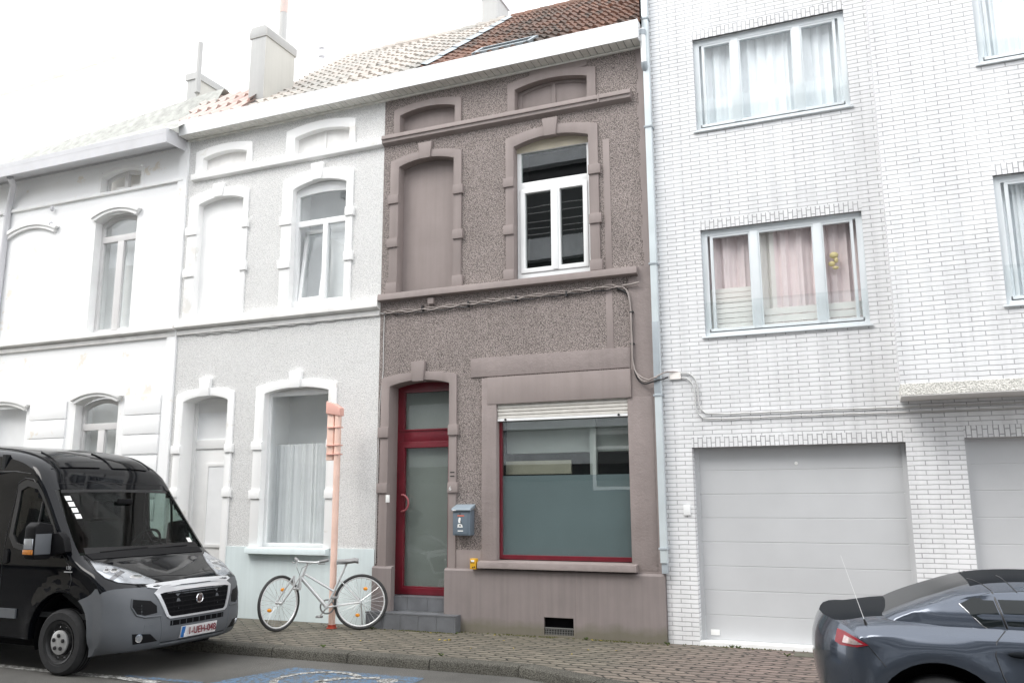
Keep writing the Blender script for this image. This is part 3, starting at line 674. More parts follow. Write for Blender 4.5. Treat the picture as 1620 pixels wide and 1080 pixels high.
gw2 = MB(); frame_rect(gw2, -8.22, -7.08, .98, 3.2, .06, .08, .14, m_pvc); gw2.prism([(-8.24, 3.15), (-7.06, 3.15), (-7.06, 3.26), (-8.24, 3.26)], .10, .13, m_gtrim2); g2o = gw2.build('window', grey, bevel=.004)
mb = MB(); mb.box(-8.17, -7.13, .105, .109, 1.03, 3.15, m_glass2); mb.build('pane', g2o)
cu = MB(); n = 60; vs = []
for i in range(n+1):
    x = -8.22+1.14*i/n; y = .30+.018*math.sin(i*1.9)+.012*math.sin(i*.83)
    vs += [(x, y, 1.0), (x, y, 2.45)]
cu.add(vs, [(2*i, 2*i+2, 2*i+3, 2*i+1) for i in range(n)], m_pale_pane); cu.box(-8.28, -8.225, .141, .62, .9, 3.3, m_pale_pane); cu.box(-7.075, -7.03, .141, .62, .9, 3.3, m_pale_pane); cu.box(-8.3, -7.0, .6, .62, .9, 3.3, m_pale_pane); cu.box(-8.3, -7., .15, .62, .88, .92, m_pale_pane); cu.box(-8.3, -7., .15, .62, 3.26, 3.3, m_pale_pane); cu.build('curtain', g2o, smooth=60)
mb = MB(); mb.prism([(-.11, .895), (.05, .88), (.05, .985), (-.10, .975)], -8.38, -7.0, m_teal, 'x'); mb.build('shop_sill', grey, bevel=.006)
gutter(grey, -10.02, HX0-.002, GY, GZ0, GZ1, m_soffit, m_pvc2)
gr_roof = MB(); pantiles(gr_roof, lambda t: -8.62-1.12*t, lambda t: vx(t)-.05, -.17, 7.70, 4.0, 10.90, m_tile_pale, tw=.19, exp=.29, sag=-.03)
gr_roof.add([(-9.0, -.15, 7.62), (-5.7, -.15, 7.62), (-6.05, 4, 10.82), (-9.7, 4, 10.82), (-9.7, 8.3, 7.6), (-6.05, 8.3, 7.6)], [(0, 1, 2, 3), (3, 2, 5, 4)], m_tile_pale)
for i in range(12):
    x = -9.7+i*.305; gr_roof.lathe([(.0, 0), (.115, 0), (.105, .31), (0, .31)], (x, 4.0, 10.86-.02*math.sin(i)), 'x', m_tile_pale, 12)
pantiles(gr_roof, lambda t: -10.02-.2*t, lambda t: -8.7-.35*t, -.17, 7.70, .66, 8.54, m_tile_pink, tw=.21, exp=.36)
gr_roof.add([(-10.25, .66, 8.52), (-9.0, .66, 8.52), (-9.0, 3, 8.4), (-10.25, 3, 8.4)], [(0, 1, 2, 3)], m_tile_pink)
gro = gr_roof.build('roof', grey)
c1 = MB(); c1.box(-9.05, -8.74, .25, 1.0, 7.6, 9.28, m_chim2); c1.box(-9.052, -8.738, .235, .249, 7.6, 9.18, m_chim); c1.prism([(-9.08, 9.18), (-8.72, 9.18), (-8.72, 9.33), (-8.76, 9.38), (-9.04, 9.38), (-9.09, 9.26)], .22, 1.03, m_chim); c1.build('chimney', gro, bevel=.01)
MB().tube([(-11.45, 4.0, 10.5), (-11.45, 4.0, 12.35)], .09, m_chim, 14).tube([(-11.45, 4., 12.35), (-11.45, 4., 13.3)], .095, m_tile_pink, 14).build('flue_pipe', gro, smooth=50)
vt = MB(); vt.lathe([(.10, 0), (.055, .12), (.055, .33), (.085, .34), (.085, .42), (.045, .43), (.045, .52), (.08, .55), (.0, .58)], (-10.45, 4.1, 10.78), 'z', m_fasc_grey, 16); vt.build('roof_vent', gro, smooth=30)

# ================================================================== WHITE HOUSE
wh = thing('row_house', 'white plastered house with peeling paint and deep pale grey eaves at far left', 'house', (-12.2, 0, 0))
WX0, WX1 = -19.0, GX0
mb = MB(); holes = [(-11.93, -11.0, 6.83, 7.2), (-12.0, -11.0, 4.36, 6.4), (-12.09, -11.09, 1.1, 3.3), (-14.4, -13.2, 0, 3.2)]
facade(mb, WX0, WX1, 0, 7.6, 0, holes, m_white_wall)
mb.build('wall', wh)
def hood(x0, x1, zs, zc, parent):
    h = MB()
    for o, y in ((.0, -.05), (.05, -.075)): h.ring(arch(x0-.05-o, x1+.05+o, zs-.05, zs+.05+o, zc+.05+o)[1:-1], arch(x0-o, x1+o, zs-.05, zs+o, zc+o)[1:-1], y, .01, m_white_trim)
    h.ring(arch(x0-.02, x1+.02, zs-.4, zs+.06, zc+.06)[1:-1], arch(x0+.0, x1-.0, zs-.4, zs, zc)[1:-1], -.003, .16, m_white_trim); h.build('hood_mould', parent, bevel=.004)
def casement(x0, x1, zb, zs, zc, tz, parent, y=.14, mull=True):
    w = MB(); w.ring(arch(x0, x1, zb, zs, zc), arch(x0+.07, x1-.07, zb+.08, zs-.06, zc-.07), y, y+.06, m_palebrown); w.box(x0, x1, y-.005, y+.05, zb, zb+.08, m_palebrown); w.box(x0+.05, x1-.05, y-.01, y+.05, tz, tz+.11, m_palebrown)
    if mull: w.box((x0+x1)/2-.07, (x0+x1)/2+.07, y-.012, y+.05, zb+.05, tz, m_palebrown)
    o = w.build('window', parent, bevel=.005)
    MB().box(x0+.03, x1-.03, y+.03, y+.034, zb+.03, zc-.02, m_glass2).build('pane', o); MB().box(x0-.1, x1+.1, y+.2, y+.22, zb-.1, zc+.1, m_pale_pane).build('net_curtain', o); 
    q = MB(); q.box(x0-.05, x0-.002, -.001, y+.22, zb, zc, m_white_trim); q.box(x1+.002, x1+.05, -.001, y+.22, zb, zc, m_white_trim); q.build('reveal', o)
    return o
casement(-11.97, -11.03, 4.38, 6.30, 6.43, 5.97, wh); hood(-11.97, -11.03, 6.32, 6.44, wh)
casement(-12.06, -11.12, 1.1, 3.17, 3.29, 2.78, wh); hood(-12.06, -11.12, 3.2, 3.31, wh)
w3 = MB(); w3.ring(arch(-11.92, -11.01, 6.83, 7.12, 7.2), arch(-11.87, -11.06, 6.88, 7.07, 7.14), .12, .17, m_palebrown); w3.box(-11.92, -11.01, .12, .17, 6.82, 6.87, m_palebrown); w3.box(-11.5, -11.42, .11, .17, 6.83, 7.2, m_palebrown); w3o = w3.build('window', wh, bevel=.004)
MB().box(-11.9, -11.03, .15, .154, 6.84, 7.19, m_glass2).build('pane', w3o); MB().box(-12, -10.9, .25, .26, 6.8, 7.3, m_cream_c).build('net_curtain', w3o)
w3s = MB(); w3s.ring(arch(-11.98, -10.95, 6.83, 7.16, 7.26), arch(-11.92, -11.01, 6.83, 7.11, 7.2), -.012, .18, m_white_trim); w3s.build('window_surround', wh)
hood(-14.09, -12.93, 6.26, 6.40, wh)
hood(-14.35, -13.22, 3.15, 3.27, wh)
mb = MB(); mb.box(-14.4, -13.2, .18, .22, 0, 3.3, m_pale_pane); mb.build('front_door', wh)
mb = MB(); mb.box(WX0, -10.06, -.045, .01, 6.77, 6.82, m_white_trim); mb.build('string_course', wh, bevel=.008)
mb = MB(); mb.prism([(-.11, 4.29), (.01, 4.25), (.01, 4.37), (-.10, 4.36)], WX0, -10.0, m_gtrim2, 'x'); mb.box(WX0, -10.0, -.04, .01, 4.18, 4.252, m_gtrim2); mb.build('sill_course', wh, bevel=.006)
for z in (.7, 1.02, 1.35, 1.68, 2.02, 2.35, 2.66, 2.97):
    for a, b in ((-10.96, -10.22), (-13.10, -12.25)): MB().box(a, b, -.028, .01, z+.010, z+.304, m_white_wall).build('rustication_block', wh, bevel=.006)
mb = MB(); mb.box(-10.17, -9.983, -.035, .01, 0, 7.42, m_white_wall); mb.build('pilaster', wh)
gutter(wh, WX0, -10.05, -.44, 7.27, 7.50, m_fasc_grey, m_fasc_grey, 7.40, False)
MB().box(-10.06, -10.045, -.455, .0, 7.27, 7.51, m_fasc_grey).build('gutter_end', wh)
wr = MB(); NX = 30; vs = []
for i in range(NX+1):
    x = -19+9.1*i/NX; t = (x+15.4)/5.2; zr = 8.20+.44*max(-.6, min(1, t)); yr = .6
    vs += [(x, -.42, 7.49), (x, yr*.5, (7.49+zr)/2+.02), (x, yr, zr), (x, 4., zr-.2)]
wr.add(vs, [(4*i+j, 4*i+4+j, 4*i+5+j, 4*i+1+j) for i in range(NX) for j in range(3)], m_tile_moss); wro = wr.build('roof', wh)
c2 = MB(); c2.box(-12.12, -11.87, 2.0, 2.8, 7.9, 9.9, m_chim2); c2.box(-12.122, -11.868, 1.985, 1.999, 7.9, 9.9, m_chim); c2.box(-12.16, -11.84, 1.96, 2.84, 9.9, 10.04, m_chim); c2.tube([(-11.86, 2.0, 9.6), (-11.86, 2.0, 10.68)], .055, m_chim, 12); c2.build('chimney', wro)
dp = MB(); dp.tube([(-13.75, -.35, 7.28), (-13.85, -.2, 7.2), (-14.05, -.08, 7.0), (-14.12, -.06, 6.75), (-14.14, -.06, 5.5), (-14.15, -.06, 0)], .055, m_fasc_grey, 12)
for z in (6.72, 4.5, 2.6): dp.tube([(-14.13, -.06, z-.02), (-14.13, -.06, z+.02)], .064, m_fasc_grey, 12)
dp.build('downpipe', wh, smooth=50)
mb = MB()
for z in (6.69, 6.42): mb.ball((-13.0, -.05, z), .035, m_fasc_grey, 8, (1, 1, 1.4))
mb.build('wire_insulator', wh)
# gable end far behind on the left
bk = thing('gable_house', 'white gabled house with an orange tiled verge rising behind the far left roof', 'house', (-34, 22, 0))
g = MB(); g.prism([(-45, 0), (-22, 0), (-22, 12), (-25.0, 23.3), (-45, 22.9)], 18, 30, m_white_wall); g.build('wall', bk)
g = MB(); g.prism([(-45.5, 22.3), (-32.5, 22.98), (-32.5, 23.25), (-45.5, 22.85)], 17.7, 30.3, M('pale_orange_verge', (.80, .66, .58), .8)); g.build('roof', bk)

# ================================================================== BRICK BUILDING
br = thing('apartment_building', 'white brick apartment building with pale grey garage doors and a projecting bay', 'building', (.5, 0, 0))
BX0, BX1, BT = -2.335, 5.5, 10.8
W1 = (-1.75, .05, 6.14, 7.38); W2 = (-1.76, .07, 3.53, 4.855); G1 = (-1.975, .32, 0, 2.22); G2 = (.885, 3.2, 0, 2.245)
mb = MB(); SOLD = [(W1[0]-.01, W1[1]+.01, 7.38, 7.50), (W2[0]-.01, W2[1]+.01, 4.855, 4.975), (G1[0], G1[1], 2.22, 2.34), (G2[0], G2[1], 2.245, 2.37)]
facade(mb, BX0, BX1, .27, BT, 0, [W1, W2, G1, G2]+SOLD+[(.31, 3.6, 2.66, BT)], m_brick)
mb.add([(BX0, 0, 0), (BX0, 9, 0), (BX0, 9, BT), (BX0, 0, BT)], [(0, 1, 2, 3)], m_brick)
for a, b in ((BX0, G1[0]), (G1[1], G2[0]), (G2[1], BX1)): mb.add([(a, 0, 0), (b, 0, 0), (b, 0, .27), (a, 0, .27)], [(0, 1, 2, 3)], m_brick_low)
for (x0, x1, z0, z1) in (W1, W2):
    mb.add([(x0, 0, z0), (x0, 0, z1), (x0, .12, z1), (x0, .12, z0)], [(0, 1, 2, 3)], m_brick); mb.add([(x1, 0, z0), (x1, 0, z1), (x1, .12, z1), (x1, .12, z0)], [(0, 1, 2, 3)], m_brick); mb.add([(x0, 0, z1), (x1, 0, z1), (x1, .12, z1), (x0, .12, z1)], [(0, 1, 2, 3)], m_brick)
for (x0, x1, z0, z1) in (G1, G2):
    for x in (x0, x1): mb.add([(x, 0, .27), (x, 0, z1), (x, .2, z1), (x, .2, .27)], [(0, 1, 2, 3)], m_brick); mb.add([(x, 0, 0), (x, 0, .27), (x, .2, .27), (x, .2, 0)], [(0, 1, 2, 3)], m_brick_low)
    mb.add([(x0, 0, z1), (x1, 0, z1), (x1, .2, z1), (x0, .2, z1)], [(0, 1, 2, 3)], m_brick)
mb.add([(BX0, 0, BT), (BX1, 0, BT), (BX1, 9, BT), (BX0, 9, BT)], [(0, 1, 2, 3)], m_conc2)
mb.build('wall', br)
for s_ in SOLD:
    mb = MB(); mb.box(s_[0], s_[1], -.003, .03, s_[2], s_[3], m_soldier); mb.build('lintel', br)
# bay
BY = -.52; bx0, bx1 = .305, 3.6
V1 = (1.33, 2.75, 6.13, 7.45); V2 = (1.34, 2.76, 3.52, 4.89)
bs = [(V1[0], V1[1], 7.45, 7.57), (V2[0], V2[1], 4.89, 5.01)]
mb = MB(); facade(mb, bx0, bx1, 2.785, BT, BY, [V1, V2]+bs, m_brick)
mb.add([(bx0, BY, 2.785), (bx0, 0, 2.785), (bx0, 0, BT), (bx0, BY, BT)], [(0, 1, 2, 3)], m_brick); mb.add([(bx1, BY, 2.785), (bx1, 0, 2.785), (bx1, 0, BT), (bx1, BY, BT)], [(0, 1, 2, 3)], m_brick)
mb.add([(bx0, BY, BT), (bx1, BY, BT), (bx1, 0, BT), (bx0, 0, BT)], [(0, 1, 2, 3)], m_conc2)
for (x0, x1, z0, z1) in (V1, V2):
    for x in (x0, x1): mb.add([(x, BY, z0), (x, BY, z1), (x, BY+.12, z1), (x, BY+.12, z0)], [(0, 1, 2, 3)], m_brick)
    mb.add([(x0, BY, z1), (x1, BY, z1), (x1, BY+.12, z1), (x0, BY+.12, z1)], [(0, 1, 2, 3)], m_brick)
mb.build('bay_wall', br)
for s_ in bs: MB().box(s_[0], s_[1], BY-.003, BY+.03, s_[2], s_[3], m_soldier).build('lintel', br)
mb = MB(); mb.box(bx0-.004, bx1, BY-.006, 0, 2.665, 2.783, m_conc); mb.box(bx0-.004, bx1, BY-.004, 0, 2.655, 2.6645, m_conc2); mb.build('bay_slab', br)
def bwin(x0, x1, z0, z1, y, muls, parent, kind):
    w = MB(); frame_rect(w, x0, x1, z0, z1, .07, y+.05, y+.11, m_frame_bl); w.prism([(y-.03, z0-.02), (y+.10, z0-.02), (y+.10, z0+.02), (y-.03, z0)], x0-.03, x1+.03, m_frame_bl, 'x')
    xs = [x0+.07]+muls+[x1-.07]
    for m_ in muls: w.box(m_-.045, m_+.045, y+.045, y+.11, z0+.07, z1-.07, m_frame_bl)
    for a, b in zip(xs, xs[1:]):
        if b-a > .3: frame_rect(w, a+.03, b-.03, z0+.06, z1-.06, .035, y+.055, y+.10, m_frame_bl)
    w.box(x0+.05, x1-.05, y+.05, y+.09, z0+.05, z0+.10, m_frame_bl)
    o = w.build('window', parent, bevel=.004)
    MB().box(x0+.03, x1-.03, y+.08, y+.084, z0+.03, z1-.03, m_glass2).build('pane', o)
    rl = MB(); rl.box(x0+.02, x1-.02, y+.022, y+.026, z0+.10, z0+.42, m_glass2); rl.build('glass_guard', o)
    c = MB(); n = 110; vs = []
    for i in range(n+1):
        x = x0+(x1-x0)*i/n; yy = y+.20+.022*math.sin(i*.62+1.3*math.sin(i*.13))+.01*math.sin(i*1.7)
        vs += [(x, yy, z0), (x, yy, z1)]
    if kind == 'net': c.add(vs, [(2*i, 2*i+2, 2*i+3, 2*i+1) for i in range(n)], m_net)
    else:
        for i in range(n):
            mt = m_cream_c if 36 < i < 50 else m_pink
            c.add([vs[2*i], vs[2*i+2], vs[2*i+3], vs[2*i+1]], [(0, 1, 2, 3)], mt)
        for k in range(9): c.box(x0+.05, x0+.60, y+.135, y+.145, z0+.05+k*.062, z0+.105+k*.062, m_cream_c)
        for k in range(3): c.box(x0+.62, x1, y+.14, y+.145, z0+.05+k*.09, z0+.13+k*.09, m_cream_c)
    c.box(x0, x1, y+.40, y+.42, z0, z1, m_pale_pane); c.box(x0-.05, x0-.001, y+.11, y+.42, z0, z1, m_pale_pane); c.box(x1+.001, x1+.05, y+.11, y+.42, z0, z1, m_pale_pane); c.box(x0, x1, y+.11, y+.42, z1-.02, z1+.03, m_pale_pane)
    c.build('curtain', o, smooth=60)
    return o
bwin(*W1, 0, [-1.24, -.5], br, 'net'); w2o = bwin(*W2, 0, [-1.14, -.42], br, 'pink')
bwin(*V1, BY, [2.1], br, 'net'); bwin(*V2, BY, [2.1], br, 'net')
mb = MB(); mb.ball((-.26, .13, 4.40), .045, m_gold, 8, (1.1, .5, .9)); mb.ball((-.29, .13, 4.30), .032, m_gold, 8, (1.2, .5, 1.0)); mb.ball((-.25, .13, 4.25), .025, m_gold, 8, (1.4, .5, .8)); mb.ball((-.24, .13, 4.34), .03, m_gold, 8, (.8, .5, 1.2)); mb.build('window_ornament', w2o, smooth=60)
def garage(x0, x1, z1, parent):
    g = MB(); n = 8; h = (z1-.05)/n
    for i in range(n): g.prism([(.155, .05+i*h+.002), (.149, .05+i*h+.007), (.149, .05+(i+1)*h-.005), (.155, .05+(i+1)*h-.002), (.19, .05+(i+1)*h-.002), (.19, .05+i*h+.002)], x0+.04, x1-.04, m_garage, 'x')
    g.box(x0, x0+.045, .13, .2, 0, z1, m_garage); g.box(x1-.045, x1, .13, .2, 0, z1, m_garage); g.box(x0, x1, .14, .2, z1-.03, z1+.03, m_garage); g.box(x0, x1, -.01, .2, -.02, .045, m_gtrim); g.box(x0+.05, x1-.05, .152, .21, .03, z1, m_garage)
    o = g.build('garage_door', parent)
    h2 = MB(); h2.box(x0+.10, x0+.20, .135, .15, .10, .16, m_white); h2.build('label_plate', o, bevel=.003); h2 = MB(); h2.lathe([(0, -.01), (.018, -.01), (.02, 0)], ((x0+x1)/2, .15, 2.02), 'y', m_white, 12); h2.build('lock', o)
garage(*G1[:2], G1[3], br); garage(*G2[:2], G2[3], br)
MB().box(-2.10, -2.02, -.02, .01, 1.44, 1.56, m_pvc).build('door_switch', br, bevel=.004)
pd = MB(); pd.box(-2.375, -2.297, -.10, -.02, .9, 9.2, m_pipe); pd.box(-2.377, -2.295, -.102, -.10-.001, 2.87, 3.75, m_pipe_dk); pd.box(-2.365, -2.30, -.085, -.02, .78, .9, m_pipe_dk)
for z in (7.78, 6.28, 4.48, 2.85, 1.06): pd.box(-2.39, -2.285, -.108, 0, z-.012, z+.012, m_pipe_dk)
pd.build('downpipe', br, bevel=.008)
MB().box(-2.42, -2.38, -.005, .0, .8, 9.0, m_black).build('gap_shadow_strip', br)  # flat black strip paints the shadow in the gap beside the pipe

# ================================================================== OPPOSITE SIDE OF THE STREET (seen only in the glass)
m_op1 = M('grey_facade_panel', (.085, .09, .09), .6); m_op2 = M('light_spandrel', (.62, .65, .67), .6); m_op3 = M('dark_glazing', (.015, .016, .018), .25); m_op4 = M('buff_facade', (.45, .42, .36), .7)
op = thing('apartment_building', 'grey panel apartment building with dark window bands mirrored in the glass across the street', 'building', (-8, -13, 0))
o_ = MB(); OY = -12.6
o_.box(-15.5, 6, -20, OY, 0, 11.9, m_op1); o_.box(-15.3, 5.8, OY, OY+.02, 2.62, 3.58, m_op2); o_.build('wall', op)
o_ = MB()
for a, b in ((3.6, 4.5), (5.9, 6.7), (8.55, 9.2), (11.45, 12.2)): o_.box(-15.6, 6.1, OY, OY+.35, a, b, m_op2)
o_.build('balcony_front', op)
o_ = MB()
for a, b in ((2.15, 2.6), (4.5, 5.9), (6.7, 8.55), (9.2, 11.45)): o_.box(-15.4, 5.9, OY, OY+.05, a, b, m_op3)
o_.build('window_band', op)
o_ = MB()
for x in (-6.6, -3.0, 1.5):
    frame_rect(o_, x-.6, x+.6, 1.9, 3.5, .09, OY, OY+.06, m_pvc); o_.box(x-.6, x+.6, OY, OY+.055, 3.0, 3.08, m_pvc); o_.box(x-.5, x+.5, OY+.021, OY+.03, 2.0, 3.4, m_op1)
o_.build('window', op)
op2 = thing('row_house', 'buff gabled house mirrored in the glass beside the grey apartment building', 'house', (-22, -13, 0))
o_ = MB(); o_.prism([(-32, 0), (-15.6, 0), (-15.6, 9.5), (-19.5, 12.0), (-24, 10.5), (-32, 10.5)], -22, -13, m_op4); o_.build('wall', op2)
o_ = MB()
for x in (-18, -21, -25, -29):
    for z in (1.2, 5.): o_.box(x-.6, x+.6, -13, -12.95, z, z+2.2, m_op3)
o_.build('window', op2)

# ================================================================== SMALL THINGS ON THE FACADE
# cable bundle
cab = thing('facade_cable', 'twisted cable bundle running under the sill course, down the corner and across the white bricks', 'cable', (-4.4, -.03, 4.2))
def wob(pts, amp, ph, n=10):
    out = []; pts = [Vector(p) for p in pts]
    for i in range(len(pts)-1):
        p0, p1, p2, p3 = pts[max(i-1, 0)], pts[i], pts[i+1], pts[min(i+2, len(pts)-1)]
        k = max(2, int((p2-p1).length/.05))
        for j in range(k):
            t = j/k; q = .5*((2*p1)+(p2-p0)*t+(2*p0-5*p1+4*p2-p3)*t*t+(3*p1-p0-3*p2+p3)*t**3)
            s = len(out)*1.0+ph; out.append(q+Vector((0, amp*math.cos(s)*.5, amp*math.sin(s))))
    out.append(pts[-1]); return out
run = [(-9.6, -.02, 4.17), (-7.9, -.02, 4.18), (-6.5, -.02, 4.2), (-6.2, -.025, 4.215), (-5.5, -.03, 4.20), (-4.7, -.03, 4.222), (-3.9, -.03, 4.235), (-3.1, -.03, 4.245), (-2.82, -.03, 4.245), (-2.70, -.03, 4.18), (-2.655, -.03, 4.0), (-2.645, -.035, 3.6), (-2.64, -.035, 3.26), (-2.60, -.04, 3.12), (-2.53, -.06, 3.05), (-2.44, -.11, 3.03), (-2.33, -.125, 3.06), (-2.22, -.05, 3.10), (-2.1, -.02, 3.105)]
c = MB()
sl = lambda a, b, dz, dy=0: [(p[0], p[1]+dy, p[2]+dz) for p in run[a:b]]
c.tube(wob(sl(3, 19, .02), .012, 0), .008, m_cab_lt, 6); c.tube(wob(sl(3, 17, .0, -.012), .014, 2), .009, m_cab_lt, 6); c.tube(wob(sl(3, 10, -.025), .012, 4), .008, m_cab_dk, 6); c.tube(wob(sl(8, 18, -.035, .01), .008, 1), .009, m_cab_dk, 6)
c.build('cable', cab, smooth=60)
c = MB(); c.tube(wob(sl(0, 4, .0), .010, 0), .007, m_cab_wh, 6); c.build('pale_cable', cab, smooth=60); c = MB()
b1 = [(-2.1, -.02, 3.105), (-1.98, -.02, 3.10), (-1.90, -.02, 3.03), (-1.87, -.02, 2.9), (-1.868, -.02, 2.74), (-1.82, -.02, 2.64), (-1.7, -.02, 2.605), (-1.2, -.02, 2.598), (-.4, -.02, 2.60), (.5, -.02, 2.59), (3.5, -.02, 2.58)]
c.tube(wob(b1, .002, 0), .009, m_cab_wh, 6); c.build('pale_cable', cab, smooth=60); c = MB(); c.tube(wob([(p[0]-.035, p[1], p[2]-.055) for p in b1], .002, 0), .008, m_cab_wh, 6); c.build('pale_cable', cab, smooth=60); MB().box(-2.2, -2.07, -.03, 0, 3.04, 3.12, m_cream_c).build('cable_box', cab)
c = MB(); c.tube([(-2.75, -.03, 4.255), (-2.62, -.05, 4.258), (-2.53, -.055, 4.27)], .012, m_cab_lt, 8); c.build('cable_end', cab, smooth=60)
c = MB()
for x in (-5.6, -4.9, -4.2, -3.5): c.box(x, x+.02, -.05, 0, 4.19, 4.26, m_cab_dk)
for z in (3.9, 3.5): c.box(-2.67, -2.62, -.05, 0, z, z+.015, m_cab_dk)
c.build('cable_clip', cab)
jb = MB(); jb.box(-5.50, -5.41, -.06, -.001, 4.27, 4.36, m_trim); tag(jb.build('junction_box', bevel=.006), 'small mauve junction box under the sill course above the door', 'junction box')
tl = MB(); tl.tube([(-6.205, -.012, 4.2), (-6.21, -.015, 3.9), (-6.205, -.012, 3.4), (-6.25, -.015, 2.9), (-6.255, -.015, 1.6), (-6.26, -.012, .8)], .006, m_cab_wh, 6); tag(tl.build('telephone_wire', smooth=60), 'thin pale wire dropping beside the left edge of the red door surround', 'wire')
# letterbox
lb = thing('letterbox', 'steel blue letterbox with sloping lid and white hand sticker beside the red door', 'letterbox', (-4.93, -.05, 1.2))
x0, x1, y0, y1 = -5.045, -4.80, -.135, -.002
c = MB(); c.box(x0, x1, y0, y1, 1.185, 1.50, m_mail); lbb = c.build('case', lb, bevel=.006)
c = MB(); c.prism([(y0-.025, 1.49), (y1, 1.53), (y1, 1.575), (y0-.01, 1.525), (y0-.03, 1.505)], x0-.012, x1+.012, m_mail_lt, 'x'); c.build('lid', lb, bevel=.004)
c = MB(); c.box(x0+.014, x1-.03, y0-.006, y0-.0005, 1.20, 1.475, m_mail); c.build('flap_door', lb, bevel=.003)
c = MB(); yy = y0-.0085
c.box(x0+.07, x0+.165, yy, yy+.002, 1.425, 1.437, m_orange)
c.prism([(x0+.085, 1.345), (x0+.11, 1.34), (x0+.115, 1.40), (x0+.10, 1.41), (x0+.088, 1.40), (x0+.08, 1.37)], yy, yy+.002, m_white); c.prism([(x0+.07, 1.285), (x0+.145, 1.285), (x0+.135, 1.32), (x0+.105, 1.328), (x0+.075, 1.325)], yy, yy+.002, m_white); c.prism([(x0+.09, 1.30), (x0+.125, 1.30), (x0+.12, 1.313), (x0+.095, 1.316)], yy-.001, yy+.0005, m_rub_black); c.prism([(x0+.108, 1.36), (x0+.122, 1.33), (x0+.128, 1.335), (x0+.118, 1.37)], yy, yy+.002, m_rub_black)
c.box(x0+.075, x0+.15, yy, yy+.002, 1.235, 1.248, m_white); c.box(x0+.01, x0+.06, y0-.034, y0-.031, 1.494, 1.502, m_white); c.build('sticker', lb)
MB().lathe([(0, -.004), (.009, -.004), (.01, 0)], (x0+.105, y0-.006, 1.455), 'y', m_rub_black, 10).build('lock', lb)
# yellow marker
ym = thing('marker_plate', 'small yellow utility marker plate wedged beside the left end of the shop sill', 'sign', (-4.76, -.08, .77))
c = MB(); c.box(-4.805, -4.725, -.125, -.05, .772, .902, m_yel); c.build('plate', ym, bevel=.006)
c = MB(); c.box(-4.79, -4.745, -.127, -.1252, .862, .885, m_white); c.box(-4.785, -4.74, -.1275, -.1252, .848, .855, m_rub_black); c.box(-4.75, -4.735, -.1275, -.1252, .79, .81, m_rub_black); c.box(-4.772, -4.757, -.1275, -.1252, .785, .80, m_rub_black); c.box(-4.795, -4.787, -.1275, -.1252, .845, .87, m_rub_black); c.build('marking', ym)
# post
ps = thing('sign_post', 'tall salmon orange post with capped side panel in front of the pale grey house', 'post', (-6.66, -.40, 0))
c = MB(); c.lathe([(.0, 0), (.044, 0), (.044, 2.82), (.0, 2.82)], (-6.655, -.40, 0), 'z', m_post, 20); c.build('pole', ps, smooth=40)
c = MB(); c.box(-6.815, -6.71, -.43, -.37, 2.16, 2.80, m_post); c.build('side_panel', ps, bevel=.012)
c = MB(); c.prism([(-6.825, 2.79), (-6.60, 2.75), (-6.60, 2.86), (-6.72, 2.93), (-6.825, 2.96)], -.455, -.345, m_post2); c.build('cap', ps, bevel=.012)
c = MB()
for z in (2.24, 2.36, 2.60): c.box(-6.80, -6.605, -.452, -.348, z-.007, z+.007, m_post2)
c.build('bracket', ps)
c = MB(); c.lathe([(.0, .004), (.070, .004), (.068, .014), (.054, .018), (.054, .05), (0, .05)], (-6.655, -.40, 0), 'z', M('red_base_paint', (.42, .06, .03), .5), 20); c.build('base', ps, smooth=30)
gum = MB(); rg = random.Random(11)
m_gum = M('gum_spot', (.055, .052, .048), .9)
for i in range(70):
    x, y, r_ = rg.uniform(-8, 1.5), rg.uniform(-1.6, -.25), rg.uniform(.008, .022); gum.add([(x+r_*math.cos(2*PI*k/9)*rg.uniform(.8, 1.2), y+r_*math.sin(2*PI*k/9)*rg.uniform(.8, 1.2), .0035) for k in range(9)], [tuple(range(9))], m_gum)
tag(gum.build('gum_spots'), 'small dark gum spots scattered over the pavement', 'gum spots', kind='stuff')
wd = MB(); rw_ = random.Random(4); m_weed = M('weed_green', (.07, .10, .025), .8, var=.3, vscale=20)
for cx, cy in ((-1.62, -.03), (-1.55, -.05), (-2.33, -.10), (-4.93, -.25), (-3.3, -.09), (-6.15, -.24), (-1.0, -.36), (-5.9, -1.66), (-4.4, -1.67)):
    for k in range(16):
        a, l = rw_.uniform(0, 2*PI), rw_.uniform(.02, .05); dx, dy = math.cos(a)*l, math.sin(a)*l*.6; w_ = .006
        wd.add([(cx-w_*math.sin(a), cy+w_*math.cos(a), 0), (cx+w_*math.sin(a), cy-w_*math.cos(a), 0), (cx+dx*.6, cy+dy*.6, l*.7), (cx+dx, cy+dy, l*.55)], [(0, 1, 2), (1, 3, 2)], m_weed)
tag(wd.build('weeds'), 'tiny green weeds growing from the paving joints by the walls', 'weeds', kind='stuff')
